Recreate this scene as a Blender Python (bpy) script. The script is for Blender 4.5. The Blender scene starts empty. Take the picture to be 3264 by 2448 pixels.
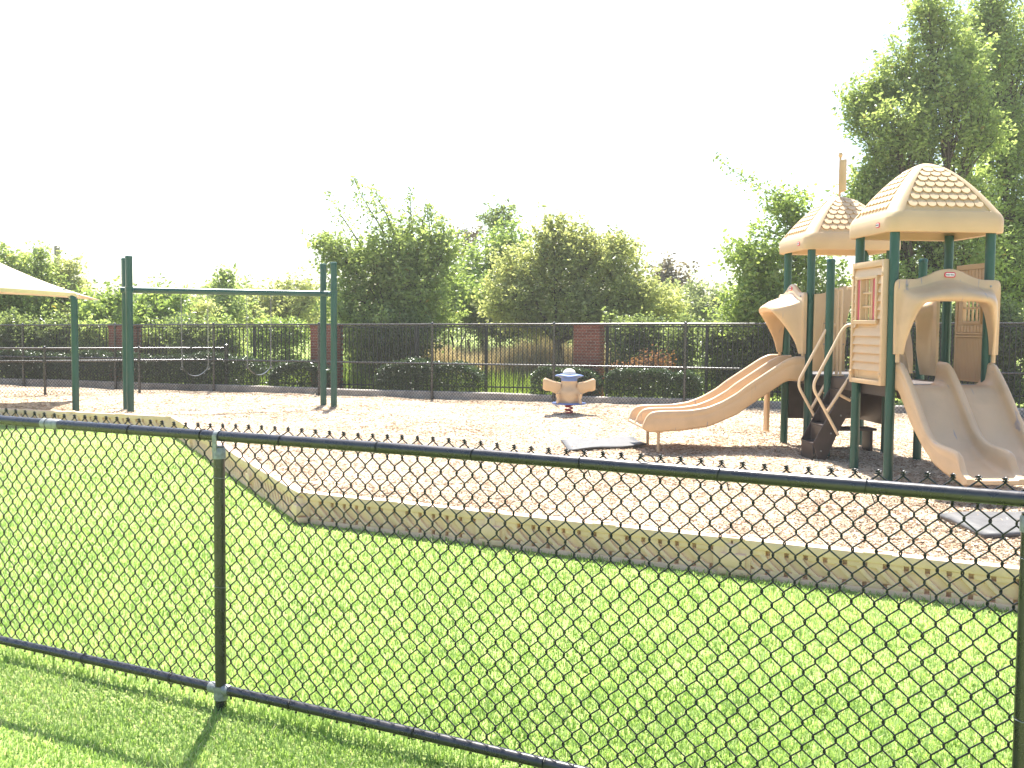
import bpy, bmesh, math, random
import numpy as np
from mathutils import Vector, Matrix

# ------------------------------------------------------------------ scene, camera, sky, sun, exposure
S = bpy.context.scene
COL = S.collection
R = math.radians
random.seed(7)
rng = np.random.default_rng(11)

cam_d = bpy.data.cameras.new('camera')
cam = bpy.data.objects.new('camera', cam_d)
COL.objects.link(cam)
cam_d.sensor_width = 36.0
cam_d.lens = 35.80
cam_d.clip_start = 0.05
cam_d.clip_end = 2000.0
_pitch = math.atan(127.5 / 2200.0)
_roll = 0.009
_fw = Vector((0, math.cos(_pitch), -math.sin(_pitch)))
_r0 = Vector((1, 0, 0))
_u0 = _r0.cross(_fw)
_r = _r0 * math.cos(_roll) + _u0 * math.sin(_roll)
_u = _r.cross(_fw)
_m = Matrix((( _r.x, _u.x, -_fw.x, 0), (_r.y, _u.y, -_fw.y, 0), (_r.z, _u.z, -_fw.z, 1.70), (0, 0, 0, 1)))
cam.matrix_world = _m
S.camera = cam

SUN_EL, SUN_AZ = 61.0, -4.0          # straight ahead of the camera, a touch left, high
world = bpy.data.worlds.new('World')
S.world = world
world.use_nodes = True
wn = world.node_tree.nodes
wl = world.node_tree.links
bg = wn['Background']
sky = wn.new('ShaderNodeTexSky')
sky.sky_type = 'NISHITA'
sky.sun_disc = False
sky.sun_elevation = R(SUN_EL)
sky.sun_rotation = R(SUN_AZ)
sky.air_density = 1.0
sky.dust_density = 1.6
sky.ozone_density = 1.0
wl.new(sky.outputs[0], bg.inputs[0])
bg.inputs[1].default_value = 0.104

sun_d = bpy.data.lights.new('sun', 'SUN')
sun = bpy.data.objects.new('sun', sun_d)
COL.objects.link(sun)
sun_d.energy = 5.0
sun_d.angle = R(0.53)
sun_d.color = (1.0, 0.955, 0.88)
_sd = Vector((math.sin(R(SUN_AZ)) * math.cos(R(SUN_EL)), math.cos(R(SUN_AZ)) * math.cos(R(SUN_EL)), math.sin(R(SUN_EL))))
sun.rotation_euler = _sd.to_track_quat('Z', 'Y').to_euler()
sun.location = (-3, 40, 60)

vs = S.view_settings
vs.view_transform = 'Standard'
vs.look = 'None'
vs.exposure = 1.62
vs.gamma = 1.0
vs.use_curve_mapping = False
S.cycles.max_bounces = 6
S.cycles.diffuse_bounces = 4
S.cycles.transmission_bounces = 4
S.cycles.use_adaptive_sampling = True
S.cycles.adaptive_threshold = 0.02
S.cycles.caustics_reflective = False
S.cycles.caustics_refractive = False

# ------------------------------------------------------------------ materials
def _mat(name):
    m = bpy.data.materials.new(name)
    m.use_nodes = True
    nt = m.node_tree
    return m, nt, nt.nodes, nt.links, nt.nodes['Principled BSDF']

def plain(name, col, rough=0.5, metal=0.0, spec=0.5, var=0.12, scale=6.0, bump=0.0, bscale=120.0, dirt=None):
    m, nt, n, l, b = _mat(name)
    tc = n.new('ShaderNodeTexCoord')
    nz = n.new('ShaderNodeTexNoise'); nz.inputs['Scale'].default_value = scale; nz.inputs['Detail'].default_value = 6
    l.new(tc.outputs['Object'], nz.inputs['Vector'])
    cr = n.new('ShaderNodeValToRGB')
    lo = [c * (1 - var) for c in col]; hi = [min(1, c * (1 + var)) for c in col]
    if dirt: lo = dirt
    cr.color_ramp.elements[0].position = 0.32; cr.color_ramp.elements[1].position = 0.68
    cr.color_ramp.elements[0].color = (*lo, 1); cr.color_ramp.elements[1].color = (*hi, 1)
    l.new(nz.outputs['Fac'], cr.inputs[0]); l.new(cr.outputs[0], b.inputs['Base Color'])
    mr = n.new('ShaderNodeMapRange'); mr.inputs['To Min'].default_value = max(0.05, rough - 0.1); mr.inputs['To Max'].default_value = min(1, rough + 0.12)
    l.new(nz.outputs['Fac'], mr.inputs['Value']); l.new(mr.outputs[0], b.inputs['Roughness'])
    b.inputs['Metallic'].default_value = metal
    b.inputs['Specular IOR Level'].default_value = spec
    if bump:
        n2 = n.new('ShaderNodeTexNoise'); n2.inputs['Scale'].default_value = bscale; n2.inputs['Detail'].default_value = 3
        l.new(tc.outputs['Object'], n2.inputs['Vector'])
        bp = n.new('ShaderNodeBump'); bp.inputs['Strength'].default_value = bump; bp.inputs['Distance'].default_value = 0.004
        l.new(n2.outputs['Fac'], bp.inputs['Height']); l.new(bp.outputs[0], b.inputs['Normal'])
    return m

def scuffed(name, col, rough=0.4, **k):
    """moulded plastic with drag marks and grime rubbed along the chute"""
    m = plain(name, col, rough, **k)
    nt = m.node_tree; n = nt.nodes; l = nt.links; b = n['Principled BSDF']
    src = b.inputs['Base Color'].links[0].from_socket
    tc = n.new('ShaderNodeTexCoord')
    for sc, lo, hi, col2, st in (((26, 2.2, 4), 0.66, 0.72, (0.16, 0.17, 0.26), 0.55), ((2.6, 2.2, 2.6), 0.50, 0.80, (0.36, 0.25, 0.15), 0.6)):
        mp = n.new('ShaderNodeMapping'); mp.inputs['Scale'].default_value = sc; mp.inputs['Rotation'].default_value = (0, 0, 0.25)
        nz = n.new('ShaderNodeTexNoise'); nz.inputs['Scale'].default_value = 1.0; nz.inputs['Detail'].default_value = 5
        mr = n.new('ShaderNodeMapRange'); mr.inputs['From Min'].default_value = lo; mr.inputs['From Max'].default_value = hi; mr.inputs['To Max'].default_value = st
        mx = n.new('ShaderNodeMixRGB'); mx.inputs[2].default_value = (*col2, 1)
        l.new(tc.outputs['Object'], mp.inputs[0]); l.new(mp.outputs[0], nz.inputs['Vector']); l.new(nz.outputs['Fac'], mr.inputs['Value'])
        l.new(mr.outputs[0], mx.inputs[0]); l.new(src, mx.inputs[1]); src = mx.outputs[0]
    l.new(src, b.inputs['Base Color'])
    return m

def foliage(name, dark, light, trans=0.62, rough=0.33, spec=0.6, odd=None):
    m, nt, n, l, b = _mat(name)
    at = n.new('ShaderNodeAttribute'); at.attribute_name = 'tint'
    cr = n.new('ShaderNodeValToRGB')
    cr.color_ramp.elements[0].color = (*dark, 1); cr.color_ramp.elements[1].color = (*light, 1)
    if odd:
        e = cr.color_ramp.elements.new(0.955); e.color = (*light, 1)
        cr.color_ramp.elements[2].position = 1.0; cr.color_ramp.elements[2].color = (*odd, 1)
    l.new(at.outputs['Fac'], cr.inputs[0]); l.new(cr.outputs[0], b.inputs['Base Color'])
    b.inputs['Roughness'].default_value = rough
    b.inputs['Specular IOR Level'].default_value = spec
    tr = n.new('ShaderNodeBsdfTranslucent')
    mx = n.new('ShaderNodeMixRGB'); mx.blend_type = 'MULTIPLY'; mx.inputs[0].default_value = 1.0
    mx.inputs[2].default_value = (1.3, 1.3, 0.85, 1)
    l.new(cr.outputs[0], mx.inputs[1]); l.new(mx.outputs[0], tr.inputs[0])
    ms = n.new('ShaderNodeMixShader'); ms.inputs[0].default_value = trans
    l.new(b.outputs[0], ms.inputs[1]); l.new(tr.outputs[0], ms.inputs[2])
    l.new(ms.outputs[0], n['Material Output'].inputs['Surface'])
    return m

M = {}
M['tan'] = plain('tan_plastic', (0.60, 0.42, 0.24), 0.47, spec=0.42, var=0.05, scale=3.0, bump=0.08, bscale=260)
M['tan_slide'] = scuffed('tan_slide_plastic', (0.60, 0.415, 0.24), 0.36, spec=0.5, var=0.06, scale=2.2, bump=0.05, bscale=200)
M['tan_rail'] = plain('tan_rail_paint', (0.74, 0.56, 0.37), 0.4, var=0.06, scale=6)
M['border'] = plain('border_plastic', (0.78, 0.53, 0.35), 0.5, var=0.10, scale=5.0, bump=0.1, bscale=160)
M['green'] = plain('green_steel', (0.009, 0.070, 0.050), 0.33, spec=0.5, var=0.12, scale=4.0, bump=0.03)
M['black'] = plain('black_vinyl', (0.022, 0.020, 0.021), 0.27, spec=0.8, var=0.3, scale=18.0, bump=0.05, bscale=90)
M['wire'] = plain('black_wire', (0.014, 0.014, 0.014), 0.42, spec=0.5, var=0.3, scale=40.0)
M['steel'] = plain('galvanised_steel', (0.30, 0.31, 0.30), 0.55, metal=0.6, var=0.25, scale=60.0, bump=0.25, bscale=140)
M['picket'] = plain('picket_paint', (0.022, 0.022, 0.024), 0.45, var=0.3, scale=20)
M['brown'] = plain('brown_plastic', (0.050, 0.036, 0.031), 0.42, var=0.2, scale=8, bump=0.06)
M['deck'] = plain('deck_vinyl', (0.06, 0.045, 0.042), 0.5, var=0.2, scale=20)
M['blue'] = plain('blue_plastic', (0.11, 0.19, 0.45), 0.42, var=0.1)
M['cream'] = plain('sunlit_tan_plastic', (0.74, 0.68, 0.56), 0.45, var=0.04)  # tan plastic made paler, its sunlit overexposure put into the colour
M['red'] = plain('red_paint', (0.42, 0.012, 0.03), 0.35, var=0.12)
M['pink'] = plain('pink_red_plastic', (0.52, 0.085, 0.12), 0.5, var=0.1)
M['white'] = plain('white_print', (0.80, 0.79, 0.77), 0.5, var=0.03)
M['print_red'] = plain('red_print', (0.62, 0.04, 0.07), 0.45, var=0.04)
M['ink'] = plain('dark_print', (0.02, 0.025, 0.05), 0.5, var=0.1)
M['fabric_top'] = plain('shade_fabric', (0.72, 0.62, 0.46), 0.85, spec=0.1, var=0.06, scale=9, bump=0.1, bscale=300)
M['rubber'] = plain('rubber_mat', (0.085, 0.083, 0.083), 0.6, var=0.25, scale=14, bump=0.3, bscale=60)
M['seat'] = plain('belt_rubber', (0.05, 0.05, 0.052), 0.3, spec=0.6, var=0.2)
M['concrete'] = plain('concrete', (0.46, 0.42, 0.375), 0.85, spec=0.2, var=0.22, scale=5, bump=0.4, bscale=70)
M['mortar'] = plain('mortar', (0.42, 0.36, 0.31), 0.9, spec=0.1, var=0.15, scale=30)
M['bark'] = plain('bark', (0.085, 0.068, 0.052), 0.9, spec=0.1, var=0.35, scale=14, bump=0.6, bscale=40)
M['pole'] = plain('weathered_pole_wood', (0.22, 0.19, 0.17), 0.9, spec=0.1, var=0.2, scale=12)

def brick_mat():
    m, nt, n, l, b = _mat('red_brick')
    oi = n.new('ShaderNodeObjectInfo')
    cr = n.new('ShaderNodeValToRGB')
    cr.color_ramp.elements[0].color = (0.20, 0.065, 0.042, 1); cr.color_ramp.elements[1].color = (0.36, 0.13, 0.082, 1)
    nz = n.new('ShaderNodeTexNoise'); nz.inputs['Scale'].default_value = 30
    tc = n.new('ShaderNodeTexCoord'); l.new(tc.outputs['Object'], nz.inputs['Vector'])
    ad = n.new('ShaderNodeMath'); ad.operation = 'MULTIPLY_ADD'; ad.inputs[1].default_value = 0.5; 
    l.new(nz.outputs['Fac'], ad.inputs[0])
    m2 = n.new('ShaderNodeMath'); m2.operation = 'MULTIPLY'; m2.inputs[1].default_value = 0.6
    l.new(oi.outputs['Random'], m2.inputs[0]); l.new(m2.outputs[0], ad.inputs[2])
    l.new(ad.outputs[0], cr.inputs[0]); l.new(cr.outputs[0], b.inputs['Base Color'])
    b.inputs['Roughness'].default_value = 0.85
    b.inputs['Specular IOR Level'].default_value = 0.2
    return m
M['brick'] = brick_mat()

def mulch_mat(name, attr):
    m, nt, n, l, b = _mat(name)
    cr = n.new('ShaderNodeValToRGB')
    el = cr.color_ramp.elements
    el[0].color = (0.09, 0.05, 0.03, 1); el[1].color = (0.74, 0.63, 0.49, 1)
    for p, c in ((0.16, (0.26, 0.155, 0.09)), (0.36, (0.42, 0.305, 0.20)), (0.7, (0.56, 0.455, 0.33))):
        e = el.new(p); e.color = (*c, 1)
    if attr:
        at = n.new('ShaderNodeAttribute'); at.attribute_name = 'tint'
        l.new(at.outputs['Fac'], cr.inputs[0])
    else:
        tc = n.new('ShaderNodeTexCoord')
        mp = n.new('ShaderNodeMapping'); mp.inputs['Scale'].default_value = (1, 1.0, 1)
        l.new(tc.outputs['Object'], mp.inputs[0])
        wz = n.new('ShaderNodeTexNoise'); wz.inputs['Scale'].default_value = 9; wz.inputs['Detail'].default_value = 3
        l.new(mp.outputs[0], wz.inputs['Vector'])
        va = n.new('ShaderNodeVectorMath'); va.operation = 'MULTIPLY_ADD'; va.inputs[1].default_value = (0.10, 0.10, 0.0)
        l.new(wz.outputs['Color'], va.inputs[0]); l.new(mp.outputs[0], va.inputs[2])
        vo = n.new('ShaderNodeTexVoronoi'); vo.inputs['Scale'].default_value = 26; vo.inputs['Randomness'].default_value = 1
        l.new(va.outputs[0], vo.inputs['Vector'])
        sp = n.new('ShaderNodeSeparateColor'); l.new(vo.outputs['Color'], sp.inputs[0])
        big = n.new('ShaderNodeTexNoise'); big.inputs['Scale'].default_value = 0.9; big.inputs['Detail'].default_value = 5
        l.new(mp.outputs[0], big.inputs['Vector'])
        m1 = n.new('ShaderNodeMath'); m1.operation = 'MULTIPLY_ADD'; m1.inputs[1].default_value = 0.9; m1.inputs[2].default_value = -0.45
        l.new(big.outputs['Fac'], m1.inputs[0])
        m2 = n.new('ShaderNodeMath'); m2.operation = 'ADD'
        m3 = n.new('ShaderNodeMath'); m3.operation = 'MULTIPLY_ADD'; m3.inputs[1].default_value = 0.75; m3.inputs[2].default_value = 0.12
        l.new(sp.outputs[0], m3.inputs[0])
        l.new(m3.outputs[0], m2.inputs[0]); l.new(m1.outputs[0], m2.inputs[1])
        l.new(m2.outputs[0], cr.inputs[0])
        bp = n.new('ShaderNodeBump'); bp.inputs['Strength'].default_value = 0.7; bp.inputs['Distance'].default_value = 0.02
        l.new(sp.outputs[1], bp.inputs['Height']); l.new(bp.outputs[0], b.inputs['Normal'])
    l.new(cr.outputs[0], b.inputs['Base Color'])
    b.inputs['Roughness'].default_value = 0.85
    b.inputs['Specular IOR Level'].default_value = 0.15
    return m
M['mulch'] = mulch_mat('wood_chip_mulch', False)
M['chip'] = mulch_mat('wood_chip', True)

def turf_mat(name, cols, scale=3.0, fine=90.0):
    m, nt, n, l, b = _mat(name)
    tc = n.new('ShaderNodeTexCoord')
    a = n.new('ShaderNodeTexNoise'); a.inputs['Scale'].default_value = scale; a.inputs['Detail'].default_value = 8; a.inputs['Roughness'].default_value = 0.7
    f = n.new('ShaderNodeTexNoise'); f.inputs['Scale'].default_value = fine; f.inputs['Detail'].default_value = 4
    l.new(tc.outputs['Object'], a.inputs['Vector']); l.new(tc.outputs['Object'], f.inputs['Vector'])
    mx = n.new('ShaderNodeMath'); mx.operation = 'MULTIPLY_ADD'; mx.inputs[1].default_value = 0.55
    l.new(f.outputs['Fac'], mx.inputs[0])
    m2 = n.new('ShaderNodeMath'); m2.operation = 'MULTIPLY'; m2.inputs[1].default_value = 0.45
    l.new(a.outputs['Fac'], m2.inputs[0]); l.new(m2.outputs[0], mx.inputs[2])
    cr = n.new('ShaderNodeValToRGB')
    cr.color_ramp.elements[0].position = 0.3; cr.color_ramp.elements[1].position = 0.72
    cr.color_ramp.elements[0].color = (*cols[0], 1); cr.color_ramp.elements[1].color = (*cols[2], 1)
    e = cr.color_ramp.elements.new(0.5); e.color = (*cols[1], 1)
    l.new(mx.outputs[0], cr.inputs[0]); l.new(cr.outputs[0], b.inputs['Base Color'])
    bp = n.new('ShaderNodeBump'); bp.inputs['Strength'].default_value = 0.8; bp.inputs['Distance'].default_value = 0.03
    l.new(f.outputs['Fac'], bp.inputs['Height']); l.new(bp.outputs[0], b.inputs['Normal'])
    b.inputs['Roughness'].default_value = 0.9
    b.inputs['Specular IOR Level'].default_value = 0.1
    return m
M['turf'] = turf_mat('lawn_turf', ((0.19, 0.27, 0.075), (0.31, 0.40, 0.13), (0.44, 0.47, 0.21)))
M['meadow'] = turf_mat('meadow_turf', ((0.17, 0.24, 0.05), (0.28, 0.36, 0.085), (0.37, 0.40, 0.14)), 0.5, 8.0)

M['blade'] = foliage('grass_blade', (0.18, 0.30, 0.065), (0.43, 0.56, 0.22), 0.45, 0.5, 0.25, odd=(0.62, 0.58, 0.36))
M['leaf_mid'] = foliage('leaf_green', (0.19, 0.25, 0.09), (0.42, 0.50, 0.20), odd=(0.26, 0.20, 0.05))
M['leaf_dark'] = foliage('leaf_dark_green', (0.13, 0.17, 0.075), (0.28, 0.34, 0.145))
M['leaf_bright'] = foliage('leaf_bright_green', (0.19, 0.27, 0.075), (0.36, 0.45, 0.15), 0.55)
M['leaf_olive'] = foliage('leaf_olive', (0.27, 0.30, 0.13), (0.50, 0.52, 0.26), 0.62, odd=(0.32, 0.26, 0.07))
M['leaf_purple'] = foliage('leaf_purple', (0.13, 0.10, 0.085), (0.24, 0.20, 0.15), 0.4)
M['leaf_pale'] = foliage('leaf_pale', (0.22, 0.26, 0.14), (0.38, 0.42, 0.24), 0.5)
M['leaf_hedge'] = foliage('leaf_hedge', (0.035, 0.062, 0.026), (0.085, 0.14, 0.052), 0.3, 0.28, 0.6)
M['leaf_brown'] = foliage('leaf_dead_brown', (0.22, 0.10, 0.05), (0.40, 0.21, 0.11), 0.3, 0.7, 0.2)
M['straw'] = foliage('dry_grass_straw', (0.46, 0.37, 0.25), (0.62, 0.52, 0.39), 0.35, 0.7, 0.2)
M['weed'] = foliage('weed_green', (0.14, 0.21, 0.045), (0.30, 0.37, 0.09), 0.45, 0.6, 0.2)


# ------------------------------------------------------------------ helpers
def finish(me, smooth, angle=38):
    if smooth:
        me.shade_smooth()
        me.set_sharp_from_angle(angle=R(angle))

def link(name, me, mat=None, parent=None, loc=None, rot=None, mw=None):
    o = bpy.data.objects.new(name, me)
    COL.objects.link(o)
    if me is not None and mat is not None and len(me.materials) == 0:
        me.materials.append(M[mat])
    if parent is not None:
        o.parent = parent
    if mw is not None:
        o.matrix_local = mw
    if loc is not None:
        o.location = loc
    if rot is not None:
        o.rotation_euler = rot
    return o

def tag(o, label, cat, group=None, kind=None):
    o['label'] = label
    o['category'] = cat
    if group: o['group'] = group
    if kind: o['kind'] = kind
    return o

def thing(name, label, cat, loc=(0, 0, 0), rz=0.0, group=None):
    o = bpy.data.objects.new(name, None)
    COL.objects.link(o)
    o.empty_display_size = 0.2
    o.location = loc
    o.rotation_euler = (0, 0, rz)
    return tag(o, label, cat, group)

def smoothpath(pts, n=6):
    P = [Vector(p) for p in pts]
    out = []
    for i in range(len(P) - 1):
        p0 = P[max(0, i - 1)]; p1 = P[i]; p2 = P[i + 1]; p3 = P[min(len(P) - 1, i + 2)]
        for k in range(n):
            t = k / n
            out.append(0.5 * ((2 * p1) + (p2 - p0) * t + (2 * p0 - 5 * p1 + 4 * p2 - p3) * t * t + (3 * p1 - p0 - 3 * p2 + p3) * t ** 3))
    out.append(P[-1])
    return out

def rounded_path(pts, r=0.08, n=6):
    P = [Vector(p) for p in pts]
    out = [P[0]]
    for i in range(1, len(P) - 1):
        a = P[i - 1] - P[i]; b = P[i + 1] - P[i]
        d = min(r, a.length * 0.45, b.length * 0.45)
        s = P[i] + a.normalized() * d; e = P[i] + b.normalized() * d
        for k in range(n + 1):
            t = k / n
            out.append((1 - t) ** 2 * s + 2 * t * (1 - t) * P[i] + t * t * e)
    out.append(P[-1])
    return out

class MB:
    def __init__(s):
        s.v = []; s.f = []
    def add(s, vs_, fs_):
        o = len(s.v)
        s.v.extend([tuple(p) for p in vs_])
        s.f.extend([tuple(i + o for i in f) for f in fs_])
        return s
    def box(s, x0, x1, y0, y1, z0, z1, mw=None):
        v = [Vector((x, y, z)) for z in (z0, z1) for y in (y0, y1) for x in (x0, x1)]
        if mw is not None: v = [mw @ p for p in v]
        return s.add(v, [(0, 2, 3, 1), (4, 5, 7, 6), (0, 1, 5, 4), (2, 6, 7, 3), (0, 4, 6, 2), (1, 3, 7, 5)])
    def loft(s, rings, closed=True, caps=True, wrap=False):
        n = len(rings[0]); o = len(s.v)
        for r_ in rings: s.v.extend([tuple(p) for p in r_])
        m = len(rings)
        for i in range(m if wrap else m - 1):
            i2 = (i + 1) % m
            for k in range(n if closed else n - 1):
                k2 = (k + 1) % n
                s.f.append((o + i * n + k, o + i * n + k2, o + i2 * n + k2, o + i2 * n + k))
        if caps and not wrap:
            s.f.append(tuple(o + k for k in reversed(range(n))))
            s.f.append(tuple(o + (m - 1) * n + k for k in range(n)))
        return s
    def tube(s, pts, r, n=10, caps=True):
        P = [Vector(p) for p in pts]
        rr = r if isinstance(r, (list, tuple)) else [r] * len(P)
        T = []
        for i in range(len(P)):
            d = P[min(i + 1, len(P) - 1)] - P[max(i - 1, 0)]
            T.append(d.normalized())
        up = Vector((0, 0, 1)) if abs(T[0].z) < 0.9 else Vector((1, 0, 0))
        a = T[0].cross(up).normalized()
        rings = []
        for i in range(len(P)):
            a = (a - T[i] * a.dot(T[i])).normalized()
            b = T[i].cross(a)
            rings.append([P[i] + (a * math.cos(2 * math.pi * k / n) + b * math.sin(2 * math.pi * k / n)) * rr[i] for k in range(n)])
        return s.loft(rings, True, caps)
    def lathe(s, prof, n=24, c=(0, 0, 0)):
        rings = [[(c[0] + r_ * math.cos(2 * math.pi * k / n), c[1] + r_ * math.sin(2 * math.pi * k / n), c[2] + z) for k in range(n)] for r_, z in prof]
        return s.loft(rings)
    def prism(s, poly, f0, f1):
        n = len(poly)
        a = [f0(p) for p in poly]; b = [f1(p) for p in poly]
        return s.add(a + b, [tuple(reversed(range(n))), tuple(range(n, 2 * n))] + [(i, (i + 1) % n, n + (i + 1) % n, n + i) for i in range(n)])
    def mesh(s, name, smooth=True, bevel=0.0, seg=2, angle=38, merge=False):
        me = bpy.data.meshes.new(name)
        me.from_pydata(s.v, [], s.f)
        bm = bmesh.new(); bm.from_mesh(me)
        if merge: bmesh.ops.remove_doubles(bm, verts=bm.verts, dist=1e-5)
        bmesh.ops.recalc_face_normals(bm, faces=bm.faces)
        if bevel > 0:
            ed = [e for e in bm.edges if len(e.link_faces) == 2 and e.calc_face_angle(0) > R(35)]
            bmesh.ops.bevel(bm, geom=ed, offset=bevel, segments=seg, affect='EDGES', profile=0.5, clamp_overlap=True)
        bm.to_mesh(me); bm.free()
        finish(me, smooth, angle)
        return me
    def build(s, name, mat, parent=None, smooth=True, bevel=0.0, seg=2, angle=38, **k):
        return link(name, s.mesh(name, smooth, bevel, seg, angle), mat, parent, **k)

def raw_mesh(name, co, loops, sizes, tint=None, smooth=False):
    """fast mesh from numpy arrays: co (N,3), loops flat, sizes per polygon"""
    me = bpy.data.meshes.new(name)
    me.vertices.add(len(co)); me.vertices.foreach_set('co', np.ascontiguousarray(co, dtype=np.float32).ravel())
    me.loops.add(len(loops)); me.loops.foreach_set('vertex_index', np.ascontiguousarray(loops, dtype=np.int32))
    st = np.concatenate(([0], np.cumsum(sizes)[:-1])).astype(np.int32)
    me.polygons.add(len(sizes)); me.polygons.foreach_set('loop_start', st)
    if tint is not None:
        a = me.attributes.new('tint', 'FLOAT', 'POINT'); a.data.foreach_set('value', tint.astype(np.float32))
    me.update(calc_edges=True)
    if smooth: me.shade_smooth()
    return me

def unit(a):
    return a / np.maximum(np.linalg.norm(a, axis=1, keepdims=True), 1e-9)

def leaves_mesh(name, c, s, tint, up=0.5, droop=0.0, aspect=0.30, g=None):
    g = g or rng
    N = len(c)
    d = g.normal(size=(N, 3)); d[:, 2] = d[:, 2] * 0.6 - droop; d = unit(d)
    n = g.normal(size=(N, 3)); n[:, 2] += up; n = n - d * np.sum(n * d, 1)[:, None]; n = unit(n)
    sd = np.cross(d, n)
    s = s[:, None]
    v = np.empty((N, 4, 3))
    v[:, 0] = c - d * s * 0.5
    v[:, 1] = c + sd * s * aspect + n * s * 0.07
    v[:, 2] = c + d * s * 0.5 - n * s * 0.06
    v[:, 3] = c - sd * s * aspect + n * s * 0.07
    b = (np.arange(N) * 4)[:, None]
    lo = (b + np.array([[0, 1, 2, 0, 2, 3]])).ravel()
    return raw_mesh(name, v.reshape(-1, 3), lo, np.full(N * 2, 3), np.repeat(tint, 4))

def merge_tubes(tubes, n=5):
    mb = MB()
    for p, r_ in tubes: mb.tube(p, r_, n)
    return mb

# ------------------------------------------------------------------ the ground: lawn, mulch bed, kerb, meadow
def struct(o):
    o['kind'] = 'structure'
    return o

BA = np.array([-1.83, 8.62]); BD = np.array([0.8852, -0.4652])     # near run of the border
BC = np.array([-5.20, 15.45])                                       # far corner
CD = np.array([-0.9445, 0.3285])                                    # far run, going left

def y_low(x):
    x = np.asarray(x, float)
    a = BA[1] + (x - BA[0]) * BD[1] / BD[0]
    b = BA[1] + (x - BA[0]) * (BC[1] - BA[1]) / (BC[0] - BA[0])
    c = BC[1] + (x - BC[0]) * CD[1] / CD[0]
    return np.where(x > BA[0], np.maximum(a, 1.5), np.where(x > BC[0], b, c))

def fence_y(x): return 22.35 - 0.31 * np.asarray(x, float)

def mulch_z(x, y):
    z = 0.03 + 0.018 * np.sin(1.7 * x + 0.6 * y) * np.sin(1.1 * y - 0.5 * x + 1.0) + 0.013 * np.sin(4.3 * x + 1.2) * np.sin(3.9 * y) + 0.006 * np.sin(9.1 * x + 2 * y) * np.sin(8.3 * y - 3 * x)
    z = z + 0.03 * np.exp(-((x - 1.06) ** 2 / 0.25 + (y - 18.8) ** 2 / 0.3))
    return z

def sheet(name, mat, pts, z=0.0):
    me = bpy.data.meshes.new(name)
    me.from_pydata([(x, y, z) for x, y in pts], [], [tuple(range(len(pts)))])
    return struct(link(name, me, mat))

sheet('lawn_ground', 'turf', [(-600, -200), (600, -200), (600, 1200), (-600, 1200)], 0.0)
sheet('meadow', 'meadow', [(-600, fence_y(-600) + .3), (600, fence_y(600) + .3), (600, 1190), (-600, 1190)], 0.006)

xs = np.concatenate((np.arange(-34, -8, 0.5), np.arange(-8, 12, 0.12), np.arange(12, 30.1, 0.6)))
ts = np.linspace(0, 1, 110) ** 1.5
XX = np.repeat(xs[:, None], len(ts), 1)
lo = y_low(xs)[:, None] + 0.09; hi = fence_y(xs)[:, None] + 0.02
YY = lo + (hi - lo) * ts[None, :]
ZZ = mulch_z(XX, YY)
nx, nt_ = XX.shape
idx = np.arange(nx * nt_).reshape(nx, nt_)
q = np.stack((idx[:-1, :-1], idx[1:, :-1], idx[1:, 1:], idx[:-1, 1:]), -1).reshape(-1, 4)
struct(link('mulch_bed', raw_mesh('mulch_bed', np.stack((XX, YY, ZZ), -1).reshape(-1, 3), q.ravel(), np.full(len(q), 4), smooth=True), 'mulch'))

def scatter_view(n, ymin, ymax, power, g):
    """points spread over the wedge of ground before the camera, thinner with distance"""
    u = g.random(n)
    if power == 1: y = ymin * (ymax / ymin) ** u
    else: y = (ymin ** (1 - power) + u * (ymax ** (1 - power) - ymin ** (1 - power))) ** (1 / (1 - power))
    x = (g.random(n) * 2 - 1) * (y * 0.56 + 0.8)
    return x, y

# loose chips lying on the bed
g = np.random.default_rng(3)
x, y = scatter_view(230000, 4.5, 24.0, 1.35, g)
k = (y > y_low(x) + 0.13) & (y < fence_y(x) - 0.02)
x = x[k]; y = y[k]
N = len(x)
L = g.uniform(0.02, 0.07, N) * (0.8 + y / 26.0); W = g.uniform(0.006, 0.015, N) * (0.8 + y / 22.0); T = g.uniform(0.003, 0.008, N)
an = g.uniform(0, 2 * math.pi, N); pit = g.normal(0, 0.28, N)
d = np.stack((np.cos(an) * np.cos(pit), np.sin(an) * np.cos(pit), np.sin(pit)), 1)
sd = np.stack((-np.sin(an), np.cos(an), g.normal(0, 0.35, N)), 1); sd = unit(sd)
up = np.cross(d, sd)
c = np.stack((x, y, mulch_z(x, y) + g.uniform(0.001, 0.012, N)), 1)
v = np.empty((N, 4, 3))
v[:, 0] = c - d * L[:, None] * .5 - sd * W[:, None] * .5
v[:, 1] = c - d * L[:, None] * .42 + sd * W[:, None] * .5
v[:, 2] = c + d * L[:, None] * .5
v[:, 3] = c + up * T[:, None] * np.sign(up[:, 2:3])
b = (np.arange(N) * 4)[:, None]
lo_ = (b + np.array([[0, 1, 2, 0, 3, 1, 1, 3, 2, 2, 3, 0]])).ravel()
tn = np.clip(g.beta(1.25, 0.95, N) + 0.18 * np.sin(x * 1.3) * np.sin(y * 0.9), 0.0, 1.0)
o = link('wood_chips', raw_mesh('wood_chips', v.reshape(-1, 3), lo_, np.full(N * 4, 3), np.repeat(tn, 4)), 'chip')
tag(o, 'loose pale wood chips covering the play area inside the plastic border', 'wood chips', kind='stuff')

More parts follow.
